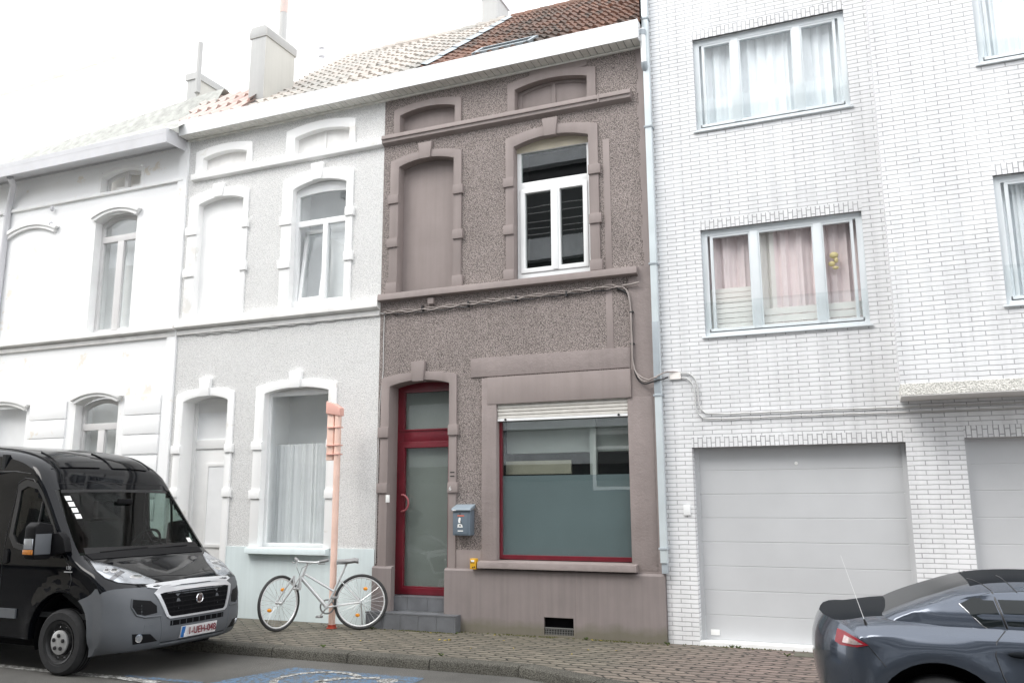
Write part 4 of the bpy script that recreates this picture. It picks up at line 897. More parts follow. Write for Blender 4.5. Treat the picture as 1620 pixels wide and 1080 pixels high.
# fallen leaves and litter
lf = MB(); m_leaf = M('yellow_leaf', (.50, .38, .05), .7); rnd = random.Random(3)
m_lit = M('white_scrap', (.75, .75, .73), .7)
for i in range(26):
    if i < 8: x, y = -4.85+rnd.uniform(-.12, .12), -.72+rnd.uniform(-.05, .05)
    else: x, y = rnd.uniform(-7, -2.6), rnd.uniform(-1.2, -.08)
    a = rnd.uniform(0, 6); s_ = rnd.uniform(.012, .03)
    lf.add([(x+s_*math.cos(a), y+s_*math.sin(a), .006), (x-s_*.5*math.sin(a), y+s_*.5*math.cos(a), .012), (x-s_*math.cos(a), y-s_*math.sin(a), .006), (x+s_*.5*math.sin(a), y-s_*.5*math.cos(a), .010)], [(0, 1, 2, 3)], m_leaf)
tag(lf.build('fallen_leaves'), 'scattered yellow leaves on the pavement along the house', 'leaves', kind='stuff')
ft = MB(); rnd = random.Random(5)
m_moss = M('moss', (.075, .075, .022), .95, var=.4, vscale=30); 
for i in range(900):
    x = rnd.uniform(-6.3, -.8); y = -.065-abs(rnd.gauss(0, .035)) if not -6.27 < x < -4.97 else -.215-abs(rnd.gauss(0, .03))
    if x > -2.3: y = -.015-abs(rnd.gauss(0, .025))
    if rnd.random() < .45*(1+math.sin(x*5)): continue
    s_ = rnd.uniform(.006, .016); h = rnd.uniform(.004, .018); a = rnd.uniform(0, 6)
    ft.add([(x+s_*math.cos(a+q*2.09), y+s_*math.sin(a+q*2.09), .001) for q in range(3)]+[(x, y, h)], [(0, 1, 3), (1, 2, 3), (2, 0, 3)], m_moss)
tag(ft.build('moss'), 'tufts of moss along the foot of the wall', 'moss', kind='stuff')
dg_ = MB(); dg_.box(-.94, .2, -.34, -.10, -.01, .006, M('mossy_grate_concrete', (.115, .112, .085), .9, var=.35, vscale=9, bscale=40, bstr=.6, bdist=.01))
for x in (-.72, -.40, -.33): dg_.box(x, x+.03, -.25, -.22, .0, .007, m_black)
tag(dg_.build('drain_cover'), 'mossy concrete drain cover set in the paving before the garage door', 'drain cover')

# overhead lines on the far side of the street, mirrored in the upstairs panes
for i, (z, y) in enumerate(((9.45, -12.1), (9.65, -12.0), (9.95, -12.1), (10.25, -12.0), (10.55, -12.1))):
    c = MB(); c.tube([(-24+2.2*k, y, z-(.18+.06*i)*math.sin(PI*k/14)) for k in range(15)], .012, m_cab_wh, 6)
    tag(c.build('overhead_line', smooth=60), 'pale overhead line mirrored in the dark upstairs window panes', 'cable', 'overhead lines mirrored in the upstairs window')
# ================================================================== VEHICLES
m_vblack = M('black_van_paint', (.004, .0045, .006), .03, var=0, coat=0., spec=.24)
m_vgrey = M('grey_bumper_plastic', (.105, .112, .122), .5, var=.06, vscale=8, bscale=300, bstr=.05)
m_vsilver = M('silver_trim', (.66, .67, .69), .3, .45, var=.03)
m_vblackp = M('black_plastic', (.009, .009, .010), .55, var=.1, spec=.12)
m_lens = M('headlamp_lens', (.42, .44, .47), .12, .55, var=.10, vscale=14, coat=.3)
m_lamp_dk = M('headlamp_dark', (.12, .12, .13), .2, .4, var=.2, coat=1.)
m_vglass = glass('van_glass', (.45, .53, .50), 1.32)
m_seal = M('window_seal', (.01, .01, .011), .35, var=0)
m_tyre = M('tyre_rubber', (.020, .020, .021), .8, var=.25, vscale=25, bscale=90, bstr=.5, bdist=.004)
m_hub = M('steel_hub_cap', (.50, .50, .50), .38, .6, var=.12, vscale=30)
m_rimblk = M('black_steel_rim', (.02, .02, .021), .45, .2)
m_amber = M('amber_lens', (.55, .19, .02), .2, var=.3, vscale=40, coat=1.)
m_cabin = M('cabin_trim', (.018, .019, .020), .9)
m_seat = M('seat_fabric', (.03, .03, .033), .9)
m_plate = M('plate_white', (.78, .76, .76), .4, var=.03)
m_platered = M('plate_red_ink', (.18, .03, .04), .5, var=0)
m_blue = M('plate_blue', (.03, .16, .45), .4, var=0)
m_chrome = M('chrome', (.75, .75, .76), .12, .95, var=0)
m_badge = M('badge_dark_red', (.035, .008, .010), .3, var=0)

def sstep(a, b, x):
    t = max(0., min(1., (x-a)/(b-a))); return t*t*(3-2*t)
def interp(tab, z):
    if z <= tab[0][0]: return tab[0][1]
    for (a, u), (b, v) in zip(tab, tab[1:]):
        if z <= b: t = (z-a)/(b-a); t = t*t*(3-2*t); return u+(v-u)*t
    return tab[-1][1]
def arc(cx, cz, r, a0, a1, n=14): return [(cx+r*math.cos(R(a0+(a1-a0)*i/n)), cz+r*math.sin(R(a0+(a1-a0)*i/n)), 0) for i in range(n+1)]
def dense(pts, step):
    """Catmull-Rom resampling of a run of (x,z) points"""
    out = []
    for i in range(len(pts)-1):
        p0, p1, p2, p3 = pts[max(i-1, 0)], pts[i], pts[i+1], pts[min(i+2, len(pts)-1)]
        k = max(1, round(math.dist(p1, p2)/step))
        for j in range(k):
            t = j/k; out.append(tuple(.5*(2*b+(c-a)*t+(2*a-5*b+4*c-d)*t*t+(3*b-a-3*c+d)*t**3) for a, b, c, d in zip(p0, p1, p2, p3))+(1,))
    out.append(tuple(pts[-1])+(1,)); return out
def shell(loop, cols, wf, defo, cell, flare=None, cuts=()):
    """closed xz profile swept across the width; returns verts, faces, info(kind, cx, cz, frac)"""
    n = len(loop); area = sum(loop[i][0]*loop[(i+1) % n][1]-loop[(i+1) % n][0]*loop[i][1] for i in range(n)); sg = 1 if area > 0 else -1
    nor = []
    for i in range(n):
        a, b = loop[i-1], loop[(i+1) % n]; dx, dz = b[0]-a[0], b[1]-a[1]; l = math.hypot(dx, dz) or 1; nor.append((-dz/l*sg, dx/l*sg))   # inward
    def pos(i, f, ins):
        x, z, k = loop[i]; x += nor[i][0]*ins*k; z += nor[i][1]*ins*k; return x, z
    V, F, I = [], [], []
    allc = [(-f, ins) for f, ins in reversed(cols[1:])]+list(cols)
    for f, ins in allc:
        for i in range(n):
            x, z = pos(i, f, ins); y = f*wf(x, z)
            if flare and abs(f) > .9: y += math.copysign(flare(x, z), f)*max(0, (abs(f)-.9)/.1)
            V.append(defo(x, y, z, abs(f)))
    for c in range(len(allc)-1):
        for i in range(n):
            j = (i+1) % n; F.append((c*n+i, c*n+j, (c+1)*n+j, (c+1)*n+i))
            I.append(('strip', (loop[i][0]+loop[j][0])/2, (loop[i][1]+loop[j][1])/2, abs(allc[c][0]+allc[c+1][0])/2, i))
    ins = cols[-1][1]; poly = [Vector((pos(i, 1, ins)[0], 0, pos(i, 1, ins)[1])) for i in range(n)]
    bm = cut_poly(poly, Vector((1, 0, 0)), Vector((0, 0, 1)), Vector((0, 0, 0)), cell, [(Vector((a[0], 0, a[1])), Vector((b[0], 0, b[1]))) for a, b in cuts])
    bm.verts.ensure_lookup_table(); bm.verts.index_update()
    for s in (1, -1):
        o = len(V)
        for v in bm.verts:
            x, z = v.co.x, v.co.z; y = wf(x, z)+(flare(x, z) if flare else 0); p = defo(x, y, z, 1.); V.append((p[0], s*p[1], p[2]))
        for f in bm.faces:
            c = f.calc_center_median(); F.append(tuple(o+v.index for v in f.verts)); I.append(('side', c.x, c.z, s, -1))
    bm.free(); return V, F, I
def parts_from(V, F, I, cls):
    g = {}
    for f, i in zip(F, I):
        k = cls(i)
        if k: g.setdefault(k, []).append(f)
    out = {}
    for k, fs in g.items():
        used = sorted({v for f in fs for v in f}); mp = {v: q for q, v in enumerate(used)}
        out[k] = ([V[v] for v in used], [tuple(mp[v] for v in f) for f in fs])
    return out
def bvh_of(V, F): return BVHTree.FromPolygons([Vector(v) for v in V], F)
def seam(parent, bvh, pts, d, w=.007, mat=None, name='panel_seam'):
    c = MB(); d = Vector(d).normalized(); P = []
    for a, b in zip(pts, pts[1:]):
        k = max(1, int(math.dist(a, b)/.05))
        for j in range(k): P.append(Vector(a).lerp(Vector(b), j/k))
    P.append(Vector(pts[-1])); Q = []
    for p in P:
        h, nn, _, _ = bvh.ray_cast(p+d*3, -d)
        if h is not None: Q.append(h+d*.0005)
    c.tube(Q, w/2, mat or m_seal, 6); return c.build(name, parent, smooth=60)
def wheel(name, parent, c, r, wd, rimr, side, style):
    """side -1: the outer face looks towards -y"""
    t = MB(); s = side; prof = [(rimr, -.42*wd), (rimr+.02, -.5*wd), (r-.035, -.5*wd), (r-.010, -.40*wd), (r-.001, -.25*wd), (r, 0), (r-.001, .25*wd), (r-.010, .40*wd), (r-.035, .5*wd), (rimr+.02, .5*wd), (rimr, .42*wd)]
    t.lathe(prof, c, 'y', m_tyre, 48)
    for k in (-.18, .0, .18): t.lathe([(r+.0008, k*wd-.006), (r+.0008, k*wd+.006)], c, 'y', m_black, 48)
    o = t.build(name, parent, smooth=35)
    q = MB(); e = s*wd
    q.lathe([(rimr+.006, .5*e), (rimr-.012, .47*e), (rimr-.03, .30*e), (rimr*.62, .24*e), (rimr*.55, .40*e), (0, .40*e)], c, 'y', m_rimblk, 40)
    if style == 'van':
        q.lathe([(.118, .40*e), (.118, .47*e), (.10, .50*e), (0, .52*e)], c, 'y', m_hub, 32)
        for i in range(5):
            a = 2*PI*i/5+.3; q.lathe([(0, .012*s), (.019, .010*s), (.021, 0)], (c[0]+.068*math.cos(a), c[1]+.515*e, c[2]+.068*math.sin(a)), 'y', m_rimblk, 12)
        for i in range(10):
            a = 2*PI*i/10; q.lathe([(.016, .012*s), (.02, .0)], (c[0]+.155*math.cos(a), c[1]+.30*e, c[2]+.155*math.sin(a)), 'y', m_chrome, 10)
    else:
        for i in range(5):
            for da in (-.12, .12):
                a = 2*PI*i/5+da; ca, sa = math.cos(a), math.sin(a); y0 = c[1]+.36*e; y1 = c[1]+.46*e
                q.add([(c[0]+.05*ca-.018*sa, y1, c[2]+.05*sa+.018*ca), (c[0]+.05*ca+.018*sa, y1, c[2]+.05*sa-.018*ca), (c[0]+rimr*ca+.014*sa, y1, c[2]+rimr*sa-.014*ca), (c[0]+rimr*ca-.014*sa, y1, c[2]+rimr*sa+.014*ca),
                       (c[0]+.05*ca-.018*sa, y0, c[2]+.05*sa+.018*ca), (c[0]+.05*ca+.018*sa, y0, c[2]+.05*sa-.018*ca), (c[0]+rimr*ca+.014*sa, y0, c[2]+rimr*sa-.014*ca), (c[0]+rimr*ca-.014*sa, y0, c[2]+rimr*sa+.014*ca)], [(0, 1, 2, 3), (4, 7, 6, 5), (0, 4, 5, 1), (1, 5, 6, 2), (2, 6, 7, 3), (3, 7, 4, 0)], m_lamp_dk)
    q.build('rim', o, smooth=35); return o

# ------------------------------------------------------------------ the van
van = thing('delivery_van', 'black high-roof delivery van with grey bumper and silver grille trim parked at the left kerb', 'van', (-7.75, -2.63, ROADZ), R(-1.1), world=False)
front = [(.78, .235), (.88, .27), (.925, .36), (.935, .50), (.93, .56), (.915, .70), (.89, .795), (.845, .865), (.76, .915), (.60, .985), (.40, 1.06), (.22, 1.125), (.115, 1.185)]
wsc = [(.115, 1.185), (.0, 1.335), (-.14, 1.515), (-.28, 1.695), (-.41, 1.865)]
roofp = [(-.41, 1.865), (-.47, 1.945), (-.56, 2.06), (-.69, 2.17), (-.88, 2.262), (-1.15, 2.33), (-1.55, 2.375), (-2.1, 2.40), (-3.2, 2.41), (-4.2, 2.40), (-4.36, 2.35), (-4.43, 2.2), (-4.45, 1.3), (-4.45, .36)]
loop = dense(front, .07)[:-1]+dense(wsc, .06)[:-1]+dense(roofp, .12)
loop = [(x, z, 1) for x, z, _ in loop]+[(-3.66, .34, 0)]+arc(-3.2, .37, .44, 184, -4, 16)+[(-2.6, .33, 0), (-1.6, .33, 0), (-.47, .33, 0)]+arc(0, .37, .45, 185, -22, 18)+[(.52, .215, 0)]
def vw(x, z): return interp([(.2, .915), (.45, .95), (1.15, .95), (1.95, .885), (2.45, .80)], z)
def vdef(x, y, z, f):
    b = .31*f**3.5*sstep(.30, .93, x)*(1-sstep(.95, 1.25, z)*.4)+.03*f*f*sstep(1.1, 1.3, z)*sstep(-1., -.3, x)
    return (x-b, y, z-.06*f**4*sstep(1.7, 2.3, z)-.03*f**3*sstep(.85, 1.0, z)*sstep(.0, .3, x)*(1-sstep(1.15, 1.25, z)))
def vfl(x, z):
    r = math.hypot(x, z-.37); r2 = math.hypot(x+3.2, z-.37); return .022*math.exp(-((r-.47)/.05)**2)*(1 if z > .3 else 0)+.022*math.exp(-((r2-.47)/.05)**2)
vcols = [(0, 0), (.3, 0), (.55, 0), (.72, 0), (.84, 0), (.91, .006), (.955, .02), (.985, .042), (1., .07)]
V, F, I = shell(loop, vcols, vw, vdef, .07, vfl, cuts=[((.235, .74), (-.357, 1.)), ((.6, .865), (.0, 1.))])
swin = [(-.87, 1.88), (-.76, 1.925), (-.60, 1.89), (-.50, 1.79), (-.31, 1.55), (-.16, 1.36), (-.08, 1.24), (-.12, 1.19), (-.50, 1.225), (-.78, 1.275), (-.87, 1.38)]
iw0 = len(dense(front, .07))-1; iw1 = iw0+len(dense(wsc, .06))-1
def bump_region(x, z): return x > 0 and z < .74+(x-.235)*.357 and z < .865
def vcls(i):
    kind, x, z, f, k = i
    if kind == 'strip':
        if iw0 <= k < iw1 and f < .90: return 'windscreen'
        if bump_region(x, z) and x > .45: return 'bumper'
        return 'body'
    if in_poly((x, z), swin): return None
    return 'bumper' if bump_region(x, z) else 'body'
vb = bvh_of(V, F); vp = parts_from(V, F, I, vcls)
def put(name, mat, parent, grp, smooth=38):
    me = bpy.data.meshes.new(name); me.from_pydata(grp[0], [], grp[1]); me.materials.append(mat); return finish(me, name, parent, 0, smooth)
body = put('body', m_vblack, van, vp['body']); bmp = put('bumper', m_vgrey, van, vp['bumper']); wsr = put('windscreen', m_vglass, van, vp['windscreen'])
D3 = Vector
def P_(pts, axis, val): return [{'x': (val, p[0], p[1]), 'y': (p[0], val, p[1])}[axis] for p in pts]
fx = (1, 0, 0)
for s in (-1, 1):
    P = lambda pts: P_(pts, 'y', s)
    inner = swin; cxw, czw = -.50, 1.53
    outer = [(cxw+(x-cxw)*1.09, czw+(z-czw)*1.11) for x, z in swin]; inn = [(cxw+(x-cxw)*.94, czw+(z-czw)*.925) for x, z in swin]
    decal('window_seal', van, vb, P(outer), (0, s, 0), m_seal, .004, hole=P(inn), rim=.02)
    wd_ = decal('side_window', van, vb, P(swin), (0, s, 0), m_vglass, -.012, .2, rim=0)
    seam(wd_, vb, P([(-.475, 1.73), (-.485, 1.235)]), (0, s, 0), .03, m_seal, 'window_divider')
    decal('side_moulding', van, vb, P([(-.66, .53), (-.66, .625), (-2.55, .625), (-2.55, .53)]), (0, s, 0), m_vgrey, .018, .15)
    dl = [(-.95, .40), (-.955, 1.1), (-.94, 1.6), (-.91, 1.93), (-.82, 1.985), (-.68, 1.97), (-.57, 1.87), (-.27, 1.48), (-.06, 1.2), (.06, 1.08), (.11, .95), (.10, .82)]
    seam(van, vb, P(dl), (0, s, 0), .008); seam(van, vb, P([(-.74, 2.03), (-1.0, 2.06), (-4.2, 2.07)]), (0, s, 0), .012)
    decal('door_handle', van, vb, P([(-.93, 1.11), (-.93, 1.215), (-.885, 1.235), (-.86, 1.20), (-.86, 1.10), (-.90, 1.08)]), (0, s, 0), m_vblackp, .02, .03)
    dd = Vector((.62, s*.75, .22))
    hl = [(.30, s*.95, 1.165), (.44, s*.93, 1.16), (.60, s*.80, 1.10), (.70, s*.68, 1.035), (.83, s*.555, .945), (.83, s*.56, .905), (.74, s*.74, .915), (.64, s*.85, .935), (.53, s*.92, .985), (.42, s*.95, 1.06)]
    hd = decal('headlight', van, vb, hl, dd, m_lens, .008, .05, rim=.02)
    hc = D3((.585, s*.80, 1.02)); 
    big = [hc+(D3(p)-hc)*1.10 for p in hl]; decal('headlight_surround', hd, vb, [tuple(p) for p in big], dd, m_seal, .003, .06)
    decal('reflector', hd, vb, [(.60, s*.83, 1.075), (.64, s*.80, 1.06), (.60, s*.88, .955), (.565, s*.90, .975)], dd, m_lamp_dk, .010, .05, rim=.003)
    for q in ((.56, .87, 1.07, .03), (.50, .90, 1.06, .024)):
        decal('lamp_bowl', hd, vb, [(q[0]+q[3]*.8*math.cos(a), s*(q[1]-q[3]*.8*math.cos(a)), q[2]+q[3]*math.sin(a)) for a in [2*PI*i/12 for i in range(12)]], dd, m_chrome, .0105, .05, rim=.003)
    for q in ((.72, .72, 1.0, .035),):
        decal('lamp_bowl', hd, vb, [(q[0]+q[3]*1.2*math.cos(a), s*(q[1]-q[3]*1.2*math.cos(a)), q[2]+q[3]*.7*math.sin(a)) for a in [2*PI*i/12 for i in range(12)]], dd, m_chrome, .0105, .05, rim=.003)
    seam(hd, vb, [(.50, s*.93, 1.11), (.66, s*.82, .985)], dd, .012, m_lamp_dk, 'lamp_divider'); seam(hd, vb, [(.56, s*.86, 1.055), (.80, s*.60, .955)], dd, .008, m_lamp_dk, 'lamp_divider')
    # bumper intakes and fog lamp
    d2 = Vector((.8, s*.6, .05))
    ai = decal('air_intake', bmp, vb, [(.9, s*.86, .765), (.9, s*.64, .735), (.9, s*.56, .68), (.9, s*.55, .61), (.9, s*.70, .595), (.9, s*.80, .62), (.9, s*.86, .69)], d2, m_vblackp, .003, .05, rim=.003)
    for k in range(4): seam(ai, vb, [(.9, s*.81, .715-.026*k), (.9, s*.70, .70-.026*k)], d2, .008, m_vblackp, 'intake_slat')
    seam(bmp, vb, [(.9, s*.865, .77), (.9, s*.868, .69), (.9, s*.80, .605), (.9, s*.70, .578), (.9, s*.50, .575)], d2, .022, m_vgrey, 'intake_rim')
    fr = decal('fog_recess', bmp, vb, [(.9, s*.84, .43), (.9, s*.62, .41), (.9, s*.52, .33), (.9, s*.82, .325)], d2, m_vblackp, .003, .05, rim=.003)
    fl = decal('fog_light', bmp, vb, [(.9, s*(.755+.042*math.cos(a)), .382+.042*math.sin(a)) for a in [2*PI*i/16 for i in range(16)]], d2, m_chrome, .014, .03); decal('fog_lens', fl, vb, [(.9, s*(.755+.03*math.cos(a)), .382+.03*math.sin(a)) for a in [2*PI*i/12 for i in range(12)]], d2, m_lens, .019, .03)
    seam(bmp, vb, [(.9, s*.50, .575), (.9, s*.48, .42), (.9, s*.47, .30)], fx, .010, m_vgrey, 'bumper_crease')
    # mirror
    if s < 0:
        mr = MB(); y0 = s*.97; q = s
        mr.prism([(s*1.00, 1.18), (s*1.03, 1.145), (s*1.20, 1.155), (s*1.225, 1.20), (s*1.22, 1.48), (s*1.17, 1.525), (s*1.02, 1.50), (s*1.0, 1.44)], -.30, -.14, m_vblackp, 'x'); mo = mr.build('wing_mirror', van, bevel=.035, smooth=50)
        mr = MB(); mr.prism([(-.20, 1.17), (.07, 1.22), (.02, 1.36), (-.06, 1.42), (-.17, 1.40)], s*.93, s*1.02, m_vblackp); mr.build('mirror_arm', mo, bevel=.02)
        mr = MB(); mr.box(-.137, -.128, min(s*1.035, s*1.215), max(s*1.035, s*1.215), 1.20, 1.405, m_vgrey); mr.build('mirror_panel', mo, bevel=.004)
        mr = MB(); mr.box(-.29, -.15, min(s*1.205, s*1.232), max(s*1.205, s*1.232), 1.20, 1.25, m_amber); mr.build('indicator', mo, bevel=.008)
        mr = MB(); mr.box(-.28, -.155, min(s*1.205, s*1.231), max(s*1.205, s*1.231), 1.253, 1.36, m_lens); mr.build('mirror_tape', mo, bevel=.006)
    else:
        mr = MB(); mr.prism([(-.60, 1.20), (-.33, 1.18), (-.28, 1.24), (-.30, 1.46), (-.36, 1.50), (-.58, 1.47)], .955, 1.05, m_vblackp); mr.build('wing_mirror', van, bevel=.025, smooth=50)
    for x in (0, -3.2): wheel('wheel', van, (x, s*.845, .325), .325, .21, .205, s, 'van')
    wz = MB(); wz.lathe([(.44, -.25), (.435, .25)], (0, s*.64, .37), 'y', m_black, 24, R(-20), R(200)); wz.build('wheel_arch', van)
# front details
tr = [(-.60, .855), (-.56, .905), (0, .925), (.56, .905), (.60, .855), (.60, .835), (.535, .815), (.44, .56), (.40, .525), (-.40, .525), (-.44, .56), (-.535, .815), (-.60, .835)]
gri = [(-.50, .79), (-.44, .80), (-.2, .81), (0, .812), (.2, .81), (.44, .80), (.50, .79), (.485, .75), (.41, .575), (.38, .556), (-.38, .556), (-.41, .575), (-.485, .75)]
tro = [(-.555, .80), (-.46, .865), (-.2, .885), (0, .888), (.2, .885), (.46, .865), (.555, .80), (.525, .745), (.437, .562), (.395, .538), (-.395, .538), (-.437, .562), (-.525, .745)]
gt = decal('grille_trim', van, vb, P_(tro, 'x', 1), fx, m_vsilver, .012, hole=P_(gri, 'x', 1))
decal('grille_trim', van, vb, P_([(-.60, .862), (-.50, .840), (-.2, .862), (.2, .862), (.50, .840), (.60, .862), (.595, .885), (.50, .893), (0, .905), (-.50, .893), (-.595, .885)], 'x', 1), fx, m_vsilver, .010, .05)
gl_ = decal('grille', van, vb, P_(gri, 'x', 1), fx, m_black, .002, .06)
for k in range(5):
    z = .60+k*.045; hw = .40+.10*(z-.57)/.23; seam(gl_, vb, P_([(-hw, z), (0, z+.004), (hw, z)], 'x', 1), fx, .014, m_vblackp, 'grille_bar')
for k in range(-3, 4):
    if k: seam(gl_, vb, P_([(k*.115, .57), (k*.115, .80)], 'x', 1), fx, .006, m_vblackp, 'grille_bar')
lv = decal('lower_vent', van, vb, P_([(-.385, .465), (-.385, .515), (.385, .515), (.385, .465)], 'x', 1), fx, m_black, .003, .1)
for k in range(9): seam(lv, vb, P_([(-.36+k*.09, .468), (-.36+k*.09, .513)], 'x', 1), fx, .008, m_vgrey, 'vent_bar')
lo = decal('lower_lip', van, vb, P_([(-.50, .245), (-.46, .31), (.46, .31), (.50, .245)], 'x', 1), fx, m_vblackp, .006, .08); seam(lo, vb, P_([(-.46, .285), (.46, .285)], 'x', 1), fx, .014, m_vgrey, 'lip_bar')
decal('tow_cover', van, vb, P_([(-.66, .43), (-.66, .50), (-.58, .50), (-.58, .43)], 'x', 1), fx, m_vgrey, .003, .1)
np_ = decal('number_plate', van, vb, P_([(-.245, .325), (-.245, .44), (.265, .44), (.265, .325)], 'x', 1), fx, m_plate, .016, .3)
RY = Matrix(((0, 0, 1, 0), (1, 0, 0, 0), (0, 1, 0, 0), (0, 0, 0, 1)))     # text plane facing +x, reading along +y
decal('plate_band', np_, vb, P_([(-.242, .328), (-.242, .437), (-.195, .437), (-.195, .328)], 'x', 1), fx, m_blue, .0175, .3, rim=.001)
text_mesh('B', .045, m_plate, 'plate_letter', np_, Matrix.Translation((.957, -.219, .352)) @ RY)
text_mesh('1-UEH-048', .098, m_platered, 'plate_text', np_, Matrix.Translation((.956, .035, .383)) @ RY, .001, .90, .02)
eb = MB(); eb.lathe([(.052, 0), (.052, .012), (.046, .016), (.040, .012), (0, .012)], (.918, .0, .705), 'x', m_chrome, 28); ebo = eb.build('emblem', van, smooth=30)
eb = MB(); eb.box(.930, .9325, -.031, .031, .675, .735, m_badge); eb.build('emblem_field', ebo, bevel=.006)
text_mesh('FIAT', .042, m_chrome, 'emblem_letter', ebo, Matrix.Translation((.934, 0, .705)) @ RY @ Matrix.Diagonal((1, 1.35, 1, 1)), .001, .62)
text_mesh('130', .05, m_vsilver, 'badge_text', van, Matrix.Translation((.06, -.957, 1.06)) @ rot_front, .001)
MB().box(-.0, .115, -.958, -.954, 1.015, 1.025, m_vsilver).build('badge_strip', van)
# wipers, stickers, cowl, roof ribs
for y0, y1 in ((-.62, .02), (.05, .62)):
    seam(van, vb, [(.13, y0, 1.22), (.12, y1, 1.235)], (.8, 0, .6), .022, m_vblackp, 'wiper')
decal('cowl', van, vb, [(.20, -.78, 1.15), (.13, -.80, 1.215), (.115, 0, 1.23), (.13, .80, 1.215), (.20, .78, 1.15), (.235, 0, 1.165)], (.7, 0, .7), m_vblackp, .006, .08)
for k in range(4):
    z = 1.80-.065*k; x = -.355+.049*k
    decal('windscreen_sticker', wsr, vb, [(x, -.735+.008*k, z), (x, -.665+.008*k, z), (x+.036, -.665+.008*k, z-.048), (x+.036, -.735+.008*k, z-.048)], (.8, 0, .6), m_white, .003, .2, rim=.001)
decal('windscreen_sticker', wsr, vb, [(.02, .68, 1.30), (.02, .74, 1.30), (.06, .74, 1.25), (.06, .68, 1.25)], (.8, 0, .6), m_white, .003, .2, rim=.001)
decal('windscreen_frit', wsr, vb, [(.115, -.80, 1.185), (.115, .80, 1.185), (.06, .79, 1.26), (.075, 0, 1.235), (.06, -.79, 1.26)], (.8, 0, .6), m_seal, .002, .1, rim=.001)
decal('windscreen_sunband', wsr, vb, [(-.41, -.74, 1.865), (-.41, .74, 1.865), (-.385, .75, 1.835), (-.385, -.75, 1.835)], (.8, 0, .6), m_seal, .002, .1, rim=.001)
for y0, y1 in ((-.62, -.10), (.08, .60)):
    decal('roof_panel', van, vb, [(-.62, y0, 2.1), (-.62, y1, 2.1), (-.98, y1*.95, 2.3), (-.98, y0*.95, 2.3)], (.55, 0, .83), m_vblack, .014, .07, rim=.012)
seam(van, vb, [(-.47, -.72, 1.93), (-.455, 0, 1.94), (-.47, .72, 1.93)], (.8, 0, .6), .008); seam(van, vb, [(.62, -.60, .96), (.72, 0, .935), (.62, .60, .96)], (.4, 0, .9), .006)
for s in (-1, 1): seam(van, vb, [(-.66, s*.68, 2.12), (-.9, s*.70, 2.27), (-1.6, s*.70, 2.36), (-4.2, s*.70, 2.4)], (.3, 0, .95), .02, m_vblackp, 'roof_gutter')
# cabin
cb = MB(); cb.box(-1.25, -1.2, -.86, .86, .5, 2.25, m_cabin); cb.box(-1.2, .3, -.88, .88, .55, .6, m_cabin); cb.build('bulkhead', van)
cb = MB(); cb.prism([(.12, 1.16), (.02, 1.20), (-.20, 1.17), (-.30, 1.08), (-.30, .85), (.2, .6), (.3, .6), (.3, 1.0)], -.84, .84, m_cabin); cb.build('dashboard', van, bevel=.02)
for y in (-.42, .42):
    cb = MB(); cb.box(-1.0, -.50, y-.25, y+.25, .72, .92, m_seat); cb.prism([(-1.05, .85), (-.90, .85), (-1.02, 1.5), (-1.15, 1.5)], y-.24, y+.24, m_seat); cb.prism([(-1.13, 1.53), (-1.04, 1.53), (-1.06, 1.74), (-1.14, 1.74)], y-.13, y+.13, m_seat); cb.build('seat', van, bevel=.03)
cb = MB(); ctr = D3((-.36, .42, 1.22)); e1 = D3((0, 1, 0)); e2 = D3((.45, 0, .89)).normalized()
cb.tube([ctr+e1*(.2*math.cos(a))+e2*(.2*math.sin(a)) for a in [2*PI*i/28 for i in range(28)]], .016, m_vblackp, 8, closed=True); cb.tube([ctr-e1*.19, ctr, ctr+e1*.19], .018, m_vblackp, 6); cb.tube([ctr, ctr+D3((.3, 0, -.15))], .03, m_vblackp, 8); cb.ball(ctr, .06, m_vblackp, 8); cb.build('steering_wheel', van, smooth=60)
cb = MB(); cb.box(-.30, -.26, -.10, .10, 1.70, 1.76, m_vblackp); cb.build('rear_view_mirror', van, bevel=.01)
un = MB(); un.box(-4.3, .60, -.72, .72, .22, .70, m_black); un.build('underbody', van)

# ------------------------------------------------------------------ the coupe
m_cpaint = M('grey_blue_metallic', (.074, .088, .114), .2, .6, var=.0, coat=.7)
m_cdark = M('dark_panel_and_deck_shade', (.012, .014, .017), .5, .0, var=.0, spec=.03)  # on the boot lid this dark tone stands in for a reflection
m_cglass = M('dark_car_glass', (.010, .013, .014), .04, var=0, spec=.28)
m_tail = M('red_tail_lens', (.26, .004, .014), .3, var=.25, vscale=30, coat=.15)
m_clear = M('clear_tail_lens', (.42, .33, .32), .1, .5, var=.4, vscale=38, coat=1.)
car = thing('sports_car', 'grey blue metallic hardtop sports car parked before the white garage door', 'car', (.27, -3.03, ROADZ), 0, world=False)
low = [(-.62, .20), (-.72, .30), (-.765, .42), (-.79, .56), (-.80, .68), (-.79, .79), (-.765, .87), (-.735, .925), (-.66, .925), (-.50, .945), (-.31, .965), (.1, .975), (.7, .97), (1.3, .955), (1.7, .915), (2.2, .85), (2.6, .765), (2.9, .65), (3.03, .52), (3.05, .40), (3.0, .27), (2.88, .19)]
cl_ = [(x, z, 1) for x, z, _ in dense(low, .07)]+[(2.66, .18, 0)]+arc(2.2, .31, .385, -18, 198, 18)+[(1.72, .17, 0), (1.1, .165, 0), (.49, .17, 0)]+arc(0, .31, .395, -20, 200, 20)+[(-.46, .19, 0)]
def cw(x, z): 
    tp = interp([(.15, .80), (.35, .865), (.62, .87), (.80, .855), (.98, .80)], z); return tp-.06*sstep(2.2, 3., x)-.03*sstep(-.3, -.8, x)
